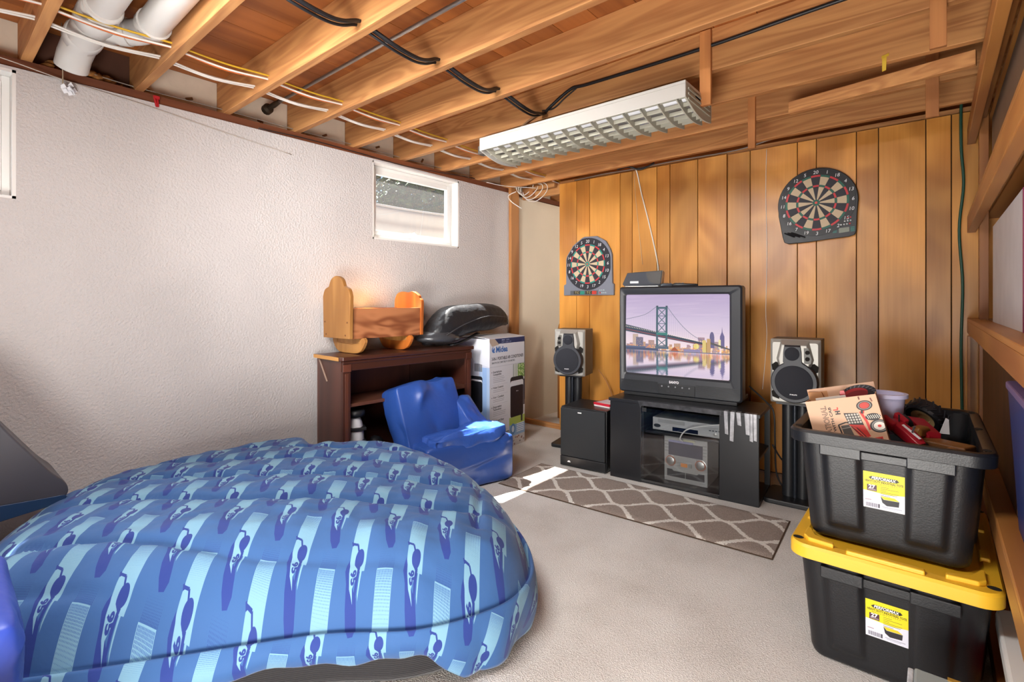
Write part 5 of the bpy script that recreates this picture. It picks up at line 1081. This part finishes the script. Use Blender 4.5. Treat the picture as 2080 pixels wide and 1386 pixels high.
b = B(); b.loft([[Vector((x, y, z)) for x, y in rrect(i, .3 - i, i, .62 - i, .035, 4)] for z, i in ((0, .012), (0.115, 0.0))]); b.obj('body', plain('cooler_red', '#b3141c', 0.3), cb, smooth='auto', ang=30)
b = B(); b.prism(rrect(-0.005, .305, -.005, .625, .035, 4), 0.115, 0.165); b.obj('lid', M_white, cb, bevel=0.008)

# ------------------------------------------------------------------ two stacked totes
M_tote = plain('tote_black', '#131418', 0.4, bump=0.06, bscale=200)
M_yel = plain('lid_yellow', '#e8b42c', 0.42, bump=0.03, bscale=150)
def tote_label():
    w, h = 300, 330; c = Cv(w, h, '#d8d9e6', 2)
    c.poly([(0, 0), (w, 0), (w, 170), (180, 186), (0, 172)], '#e2d024')
    c.poly([(40, 52), (62, 36), (245, 36), (262, 54), (240, 68), (60, 68)], '#2a2a22'); c.text('PERFORMAX', 60, 64, 36, '#f2f2ee', bold=.03, shear=.2, width=180)
    c.text('HEAVY DUTY INDUSTRIAL TOTE', 12, 92, 26, '#4c4a18', bold=.03, width=278); c.text('30.6 in x 20.2 in x 14.2 in', 44, 108, 15, '#6c6a2c', width=206)
    c.rect(28, 116, 100, 172, '#4c2f3a'); c.text('27', 64, 150, 46, '#f4f2f4', align='c', bold=.04); c.text('GALLON', 64, 165, 15, '#d8c8d4', align='c', bold=.02)
    for i, l in enumerate((60, 130, 40, 130, 120, 70)): c.rect(128, 122 + i * 15, 128 + l, 126 + i * 15, '#77742c' if i < 4 else '#6c6c70')
    c.poly([(128, 205), (228, 205), (262, 228), (150, 232)], '#d6c224'); c.poly([(128, 208), (150, 234), (262, 230), (258, 278), (172, 286), (140, 262)], '#2d2c31')
    for i in range(22): c.rect(18 + i * 4.6, 282, 18 + i * 4.6 + 1.4 + (i * 7 % 3), 318, '#55535e')
    c.rect(112, 282, 122, 318, '#44424c'); c.rect(14, 252, 60, 258, '#9a7a84'); c.rect(140, 296, 280, 303, '#a4a5b4'); c.rect(150, 308, 250, 313, '#b0b1be'); c.text('MADE IN USA', 200, 22, 10, '#8a8420')
    return c.img('tote_label')
IM_LABEL = picmat('tote_label', tote_label(), 0.35)
def perim(w, d, r):
    """dense rounded rectangle outline, front side first at y=0, with outward normals"""
    pts = []
    def seg(p, q, n, k):
        for i in range(k): t = i / k; pts.append((p[0] + (q[0] - p[0]) * t, p[1] + (q[1] - p[1]) * t, n[0], n[1]))
    def arc(cx, cy, a0):
        for i in range(6): a = R(a0 + 90 * i / 6); pts.append((cx + r * math.cos(a), cy + r * math.sin(a), math.cos(a), math.sin(a)))
    h = w / 2
    seg((-h + r, 0), (h - r, 0), (0, -1), 60); arc(h - r, r, -90); seg((h, r), (h, d - r), (1, 0), 60); arc(h - r, d - r, 0)
    seg((h - r, d), (-h + r, d), (0, 1), 60); arc(-h + r, d - r, 90); seg((-h, d - r), (-h, r), (-1, 0), 60); arc(-h + r, r, 180); return pts
def tote(loc, rz, label, opened):
    t = thing('storage_tote', label, 'tote', loc, rz); H = 0.345
    P = perim(0.465, 0.70, 0.05)
    def ring(z, off):
        k = 0.88 + 0.12 * z / H; o = []
        for x, y, nx, ny in P:
            y0 = y - 0.35; u = x if abs(ny) > .9 else (y0 if abs(nx) > .9 else 9); g = 0
            cs = (-0.112, 0.112) if abs(ny) > .9 else (-0.2, 0.0, 0.2)
            for c in cs:
                a = abs(u - c); wv = 1 / (1 + math.exp(max(-40, min(40, (a - 0.048) / 0.0035)))); g = max(g, wv)
            zr = 1 / (1 + math.exp(max(-40, min(40, -(z - 0.05) / 0.004)))); g *= zr
            off2 = off + 0.011 * g
            o.append(Vector((x * k + nx * off2, 0.35 + y0 * (0.92 + .08 * z / H) + ny * off2, z)))
        return o
    zs = [0.0, 0.006, 0.02, 0.034, 0.04, 0.044, 0.048, 0.052, 0.056, 0.06, 0.07, 0.1, 0.2, 0.29, H]
    outer = [ring(z, -0.012 if z == 0 else (-0.004 if z < .01 else 0)) for z in zs]
    inner = [ring(z, -0.004) for z in (H, 0.2, 0.07, 0.05, 0.012)]
    B().loft(outer + (inner if opened else []), True, True).obj('body', M_tote, t, smooth='auto', ang=35)
    # rim flange
    Pr = perim(0.515, 0.75, 0.055); f = lambda off, z: [Vector((x + nx * off, y - 0.025 + ny * off, z)) for x, y, nx, ny in Pr]
    if opened:
        B().loft([f(-0.026, H - .002), f(-0.004, H - 0.03), f(0, H - 0.028), f(0.002, H + 0.004), f(-0.004, H + 0.012), f(-0.02, H + 0.013), f(-0.029, H + 0.008), f(-0.03, H - .03)], True, False).obj('rim', M_tote, t, smooth='auto', ang=35)
        for sx in (-1, 1):
            for y, ln in ((0.035, .014), (0.665, .014), (0.35, .016)):
                B().lathe([(0, 0), (ln * .7, 0), (ln * .7, .0012), (0, .0012)], 14, T(sx * 0.236, y, H + 0.0125) @ Matrix.Scale(1.5, 4, (0, 1, 0)), caps=False).obj('rim_hole', M_dark, t)
    for sx in (-1, 1): B().box(sx * .112 - .056, sx * .112 + .056, -0.021, 0.012, H - 0.062, H - 0.026).obj('skirt', M_tote, t, bevel=0.003)
    B().box(-0.085, 0.085, -0.008, 0.005, H - 0.062, H - 0.035).obj('grip_bar', M_tote, t, bevel=0.003)
    if not opened:
        B().loft([f(-0.03, H - .002), f(-0.002, H - 0.014), f(0.002, H - 0.012), f(0.002, H + 0.022), f(-0.004, H + 0.03), f(-0.035, H + 0.031), f(-0.045, H + 0.022)], True, True).obj('lid', M_yel, t, smooth='auto', ang=35)
        b = B(); b.box(-0.10, 0.09, -0.016, 0.006, H + 0.02, H + 0.042); b.obj('lid_lip', M_yel, t, bevel=0.004, segs=3)
        for sx in (-1, 1):
            for sy in (0, 1):
                pl = [(sx * 0.205, 0.008), (sx * 0.135, 0.0), (sx * 0.135, 0.018), (sx * 0.19, 0.045), (sx * 0.212, 0.10), (sx * 0.222, 0.10), (sx * 0.222, 0.03)]
                if sy: pl = [(x, 0.70 - y) for x, y in pl]
                B().prism(pl, H + 0.02, H + 0.043).obj('lid_corner', M_yel, t, bevel=0.004, segs=3)
                B().lathe([(0, 0), (.011, 0), (.011, .001), (0, .001)], 14, T(sx * 0.236, 0.02 + sy * .66, H + 0.0312) @ Matrix.Scale(1.4, 4, (1, 0, 0)), caps=False).obj('lid_hole', M_dark, t)
            for y in (0.2, 0.45): B().box(sx * .228 - .012, sx * .228 + .012, y, y + .07, H + 0.02, H + 0.04).obj('lid_lip', M_yel, t, bevel=0.004)
    # label follows the front face
    zc = 0.19; yk = lambda z: 0.35 - 0.35 * (0.92 + .08 * z / H) - 0.0012
    B().quad([(-0.052, yk(zc - .058), zc - .058), (0.052, yk(zc - .058), zc - .058), (0.052, yk(zc + .058), zc + .058), (-0.052, yk(zc + .058), zc + .058)]).obj('label', IM_LABEL, t)
    return t
lo = tote((2.918, 1.878, 0.0), R(0), 'lower black storage tote closed with a yellow lid, standing on the carpet', False)
up = tote((2.908, 1.928, 0.377), R(0.6), 'upper open black storage tote full of toys, stacked on the yellow lid', True)
# grey box corner at the bottom edge
gb = thing('grey_box', 'pale grey plastic box in front of the lower tote, cut by the bottom edge', 'box', (2.978, 1.04, 0))
B().box(0.012, 0.17, 0, 0.565, 0.0, 0.25).obj('body', plain('box_grey', '#8f9a9c', 0.45, var=0.04), gb, bevel=0.006)
B().box(0.0, 0.012, 0.01, 0.56, 0.0, 0.247).obj('clear_sleeve', plain('sleeve', '#c3ccd6', 0.2, var=0.25, vscale=50), gb, bevel=0.003)
B().box(0.075, 0.125, 0.555, 0.568, 0.2505, 0.2525).obj('gold_strip', plain('gold_strip', '#b08a3c', 0.4, metal=0.3), gb)

# ------------------------------------------------------------------ toys in the upper tote
def tractor_print():
    w, h = 600, 640; c = Cv(w, h, '#cfa687', 2); K, RD, GY = '#241d1c', '#c8342c', '#a39c92'
    c.text('INTERNATIONAL', 165, 560, 66, K, rot=-90, bold=.03, width=500); c.text('INTERNATIONAL', 165, 560, 66, '#cfa687', rot=-90, bold=-.012, width=500)
    c.text('TRACTOR WITH CAB', 205, 560, 34, K, rot=-90, bold=.02, width=480); c.text('DIESEL:', 110, 560, 44, K, rot=-90, bold=.02)
    c.text('I', 262, 118, 56, RD, rot=-90, bold=.04); c.rect(232, 122, 276, 134, K); c.rect(232, 146, 276, 158, K); c.rect(248, 122, 258, 158, K); c.ell(262, 96, 6, 10, RD)
    c.line((548, 30), (556, 66), 12, '#7a4a38')
    # tractor: roll cage, grille, hood, axle, wheels
    def tyre(x, y, rx, ry, hub, rot=0, lug=False):
        c.ell(x, y, rx, ry, K, rot=rot)
        if lug:
            for i in range(22): a = i * 2 * math.pi / 22; c.line((x + .8 * rx * math.cos(a), y + .8 * ry * math.sin(a)), (x + rx * math.cos(a + .25), y + ry * math.sin(a + .25)), 7, '#c9c4ba')
        c.ell(x, y, rx * .82, ry * .82, '#8d8a84', rot=rot); c.ell(x, y, rx * .7, ry * .7, K, rot=rot); c.ell(x, y, rx * .62, ry * .62, hub, rot=rot); c.ell(x, y, rx * .2, ry * .2, RD, rot=rot)
    c.path([(245, 360), (232, 260), (300, 240), (330, 250)], 12, K); c.path([(250, 380), (300, 470), (430, 470)], 14, K); c.path([(250, 380), (300, 470), (430, 470)], 6, GY); c.poly([(250, 270), (320, 262), (340, 370), (262, 380)], '#57524e'); c.path([(240, 300), (330, 290)], 8, GY)
    c.poly([(300, 150), (420, 160), (440, 280), (320, 262)], K)
    for i in range(5):
        for j in range(4): c.rect(312 + i * 23 + j * 3, 164 + j * 25, 328 + i * 23 + j * 3, 182 + j * 25, '#b8b1a6')
    c.poly([(320, 262), (440, 280), (470, 390), (400, 410)], RD); c.poly([(330, 280), (380, 300), (440, 400), (420, 410)], K); c.poly([(340, 285), (372, 300), (432, 400), (424, 404)], '#e0574a')
    c.path([(440, 150), (470, 250), (480, 330)], 22, RD); c.path([(470, 100), (450, 170)], 22, K); c.path([(480, 110), (462, 170)], 10, RD); c.rect(452, 6, 464, 36, '#6a3a2c')
    tyre(486, 96, 66, 48, '#b83a30', -8); c.ell(530, 210, 62, 34, K); 
    for i in range(7): c.line((480 + i * 16, 190), (492 + i * 16, 226), 6, '#d8d2c6')
    tyre(560, 300, 76, 62, '#d8d0c4', -6); c.poly([(380, 420), (560, 400), (560, 470), (370, 500)], RD); c.path([(400, 440), (550, 420)], 6, K)
    tyre(560, 560, 130, 92, RD, -4, True); return c.img('tractor_print')
def flap_print():
    w, h = 600, 140; c = Cv(w, h, '#cfa687', 2)
    c.ell(440, 105, 170, 92, '#201f24', rot=-6)
    for i in range(26): a = i * 2 * math.pi / 26; c.line((440 + 140 * math.cos(a), 105 + 70 * math.sin(a)), (440 + 168 * math.cos(a + .12), 105 + 90 * math.sin(a + .12)), 9, '#5a5c66')
    c.ell(420, 85, 110, 46, '#a8242a', rot=-6); c.ell(430, 98, 100, 36, '#7c1a20', rot=-6); c.rect(120, 30, 180, 140, '#c08a5c'); return c.img('tractor_flap')
tb = thing('toy_box', 'tan cardboard toy tractor box with a red tractor picture, leaning in the upper tote', 'box', (2.683, 2.005, 0.808))
tb.rotation_euler = (R(-4), R(-14), R(4))
M_tan = plain('tan_card', '#c39a78', 0.7, var=0.05)
wb, hb, db = 0.205, 0.215, 0.115
B().box(0, wb, 0.0006, 0.003, -hb, 0).obj('front_panel', M_tan, tb); B().quad([(0, 0, -hb), (wb, 0, -hb), (wb, 0, 0), (0, 0, 0)]).obj('picture', picmat('tractor_picture', tractor_print(), 0.55), tb)
B().box(0, wb, db, db + 0.003, -hb, 0.034).obj('back_panel', M_tan, tb); B().quad([(0, db - .0006, -0.02), (wb, db - .0006, -0.02), (wb, db - .0006, 0.034), (0, db - .0006, 0.034)]).obj('flap_picture', picmat('tractor_flap', flap_print(), 0.55), tb)
B().box(0, 0.003, 0.003, db, -hb, 0.0).obj('side_panel', M_tan, tb); B().box(wb - .003, wb, 0.003, db, -hb, 0.0).obj('side_panel', M_tan, tb); B().box(0, wb, 0, db, -hb - 0.003, -hb).obj('base_panel', M_tan, tb)
B().prism([(0.003, -0.005), (0.05, -0.012), (0.045, 0.02), (0.003, 0.026)], -db + .004, -db + 0.016, XZ).obj('folded_flap', plain('flap_brown', '#b07c50', 0.7), tb)
B().box(0.03, 0.12, 0.03, 0.034, -0.1, 0.006).obj('inner_sheet', plain('paper_white', '#ddd6cc', 0.7), tb)
B().prism([(0.098, -0.03), (0.125, -0.03), (0.118, 0.02), (0.106, 0.02)], -0.07, -0.045, XZ).obj('red_part', plain('toy_red', '#b4222c', 0.35), tb)
bu = thing('plastic_tub', 'pale lavender translucent plastic tub behind the toy tractor box', 'tub', (2.895, 2.26, 0.69))
b = B(); b.loft([[Vector((r_ * math.cos(t), r_ * math.sin(t), z)) for t in [2 * math.pi * k / 28 for k in range(28)]] for r_, z in ((.042, 0), (.055, .125), (.064, .127), (.064, .14), (.052, .14), (.04, .005))]); b.obj('body', plain('tub_lavender', '#c9c6e4', 0.4, trans=0.0), bu, smooth='auto', ang=30)
def wheel(parent, M, r, w, hub, name='wheel', tread=True):
    b = B(); b.lathe([(r * .62, -w * .42), (r * .86, -w * .5), (r, -w * .36), (r, w * .36), (r * .86, w * .5), (r * .62, w * .42)], 32, M, caps=False); tyre = b.obj(name, plain('toy_tyre', '#17171a', 0.4), parent, smooth='auto')
    if tread:
        b = B()
        for i in range(18):
            a = 2 * math.pi * i / 18
            for s in (-1, 1): b.obox((0, 0, 0), (r * .10, w * .55, r * .07), M @ RZ(a + .12 * s) @ T(r * 1.0, 0, s * w * .22) @ RX(R(s * 35)) @ RX(R(90)))
        b.obj('tread', plain('toy_tread', '#202024', 0.35), tyre)['kind'] = 'stuff'
    B().lathe([(0, -w * .2), (r * .3, -w * .2), (r * .34, -w * .3), (r * .64, -w * .40), (r * .64, w * .40), (r * .34, w * .30), (r * .3, w * .2), (0, w * .2)], 28, M, caps=False).obj('hub', hub, tyre, smooth='auto')
M_tr = plain('toy_red', '#a31c2c', 0.3); M_cream = plain('hub_cream', '#b59a6c', 0.5); M_hy = plain('hub_yellow', '#d99a1e', 0.4)
tw = thing('loose_toy_tractor_tyre', 'large black treaded toy tractor tyre with cream hub at the back of the upper tote', 'toy tyre', (3.005, 2.36, 0.745))
wheel(tw, RX(R(-52)) @ RY(R(28)), 0.062, 0.05, M_cream)
tt = thing('toy_tractor', 'red toy tractor with yellow hubbed wheel lying among toys in the upper tote', 'toy tractor', (2.955, 2.13, 0.705), R(-48))
tt.scale = (.76, .76, .76); tt.rotation_euler = (R(12), R(28), R(-40))
B().loft([[Vector((x, y, z)) for y, z in rrect(-hw, hw, 0.0, hh, 0.006, 3)] for x, hw, hh in ((-0.085, .02, .035), (-0.06, .024, .045), (0.0, .024, .048), (0.05, .022, .042), (0.075, .018, .036))]).obj('hood', M_tr, tt, smooth='auto')
B().box(-0.03, 0.06, -0.005, 0.005, 0.0475, 0.05).obj('white_stripe', M_ink, tt); B().box(-0.07, 0.08, -0.012, 0.012, -0.018, 0.001).obj('chassis', plain('toy_grey', '#5c5a5e', 0.4), tt, bevel=0.003)
for s in (-1, 1): B().box(-0.10, -0.04, s * .03 - .012, s * .03 + .012, 0.01, 0.055).obj('fender', M_tr, tt, bevel=0.006)
B().tube([(0.02, 0.0, 0.05), (0.02, 0.0, 0.085)], 0.004, 8).obj('exhaust', plain('toy_grey2', '#77757a', 0.3, metal=0.6), tt); B().tube([(-0.05, 0, 0.05), (-0.06, 0, 0.08)], 0.003, 8).obj('steering_post', M_black, tt)
wheel(tt, T(-0.075, -0.06, -0.005) @ RX(R(90)), 0.042, 0.03, M_hy, tread=False); wheel(tt, T(-0.075, 0.06, -0.005) @ RX(R(90)), 0.042, 0.03, M_hy, tread=False)
wheel(tt, T(0.055, -0.042, -0.015) @ RX(R(90)), 0.022, 0.016, M_hy, tread=False); wheel(tt, T(0.055, 0.042, -0.015) @ RX(R(90)), 0.022, 0.016, M_hy, tread=False)
rt_ = thing('toy_wagon', 'second red toy implement lying behind the toy tractor', 'toy', (2.99, 2.24, 0.705)); rt_.scale = (.85, .85, .85); rt_.rotation_euler = (R(-10), R(22), R(-55))
b = B(); b.loft([[Vector((x, y, z)) for y, z in ((-hw, 0), (hw, 0), (hw * 1.3, hh), (-hw * 1.3, hh))] for x, hw, hh in ((-0.07, .016, .03), (-0.05, .026, .04), (0.05, .026, .04), (0.07, .018, .03))]); b.obj('hopper', M_tr, rt_, bevel=0.003)
B().tube([(0.07, 0, 0.006), (0.12, 0, 0.002)], 0.004, 8).obj('drawbar', plain('toy_steel', '#a5a3a8', 0.3, metal=0.7), rt_)
for s in (-1, 1): wheel(rt_, T(0.0, s * .036, -0.004) @ RX(R(90)), 0.022, 0.012, M_hy, tread=False)
wd = thing('wooden_toy', 'brown wooden toy truck lying at the right in the upper tote', 'toy', (3.035, 2.17, 0.675), R(-25))
M_toyw = wood('toy_wood', '#8a5a30', '#66401f', axis=0, scale=14, rings=12, rough=0.4)
B().box(-0.07, 0.09, -0.035, 0.035, 0.0, 0.028).obj('bed', M_toyw, wd, bevel=0.005, segs=3); B().box(-0.07, -0.03, -0.033, 0.033, 0.028, 0.062).obj('cab', wood('toy_wood_light', '#b9823f', '#946230', axis=0, scale=14, rings=12, rough=0.4), wd, bevel=0.012, segs=4)
for x in (-0.045, 0.06):
    for s in (-1, 1): B().lathe([(0, -.007), (.02, -.007), (.022, -.003), (.022, .003), (.02, .007), (0, .007)], 20, T(x, s * .043, 0.002) @ RX(R(90)), caps=False).obj('wheel', M_toyw, wd, smooth='auto')
wh = thing('wooden_hoop', 'tan toy steering piece beside the red tractor', 'toy', (2.99, 2.02, 0.675)); wh.rotation_euler = (R(20), R(12), 0)
b = B(); n = 20; b.tube([(0.03 * math.cos(2 * math.pi * k / n), 0.022 * math.sin(2 * math.pi * k / n), 0) for k in range(n + 1)], 0.006, 8); b.obj('ring', plain('toy_tan', '#b0763a', 0.5), wh, smooth=True); B().bar((-0.03, 0, 0), (0.03, 0, 0), 0.008, 0.006).obj('spoke', plain('toy_tan2', '#a56c34', 0.5), wh)
o = B().prism([(-0.014, 0), (0.014, 0), (0.012, 0.05), (0.004, 0.055)], -0.0015, 0.0015, T(3.055, 2.30, 0.70) @ RX(R(84)) @ RY(R(18))).obj('white_card', M_ink); tag(o, 'small white pointed card sticking up in the upper tote', 'card')
# dark toy heap that fills the tote below
b = B(); rng = np.random.default_rng(6)
for i in range(70):
    p = (2.908 + rng.uniform(-.17, .17), 2.29 + rng.uniform(-.27, .27), 0.41 + rng.random() * 0.23); s = [0.02 + rng.random() * .04 for _ in range(3)]
    b.obox(p, s, RX(rng.random() * 3) @ RY(rng.random() * 3) @ RZ(rng.random() * 3))
tag(b.obj('toy_heap', plain('dark_toys', '#33241f', 0.5, var=0.6, vscale=12), bevel=0.003), 'dark jumble of small toy pieces at the bottom of the upper tote', 'toy', kind='stuff')
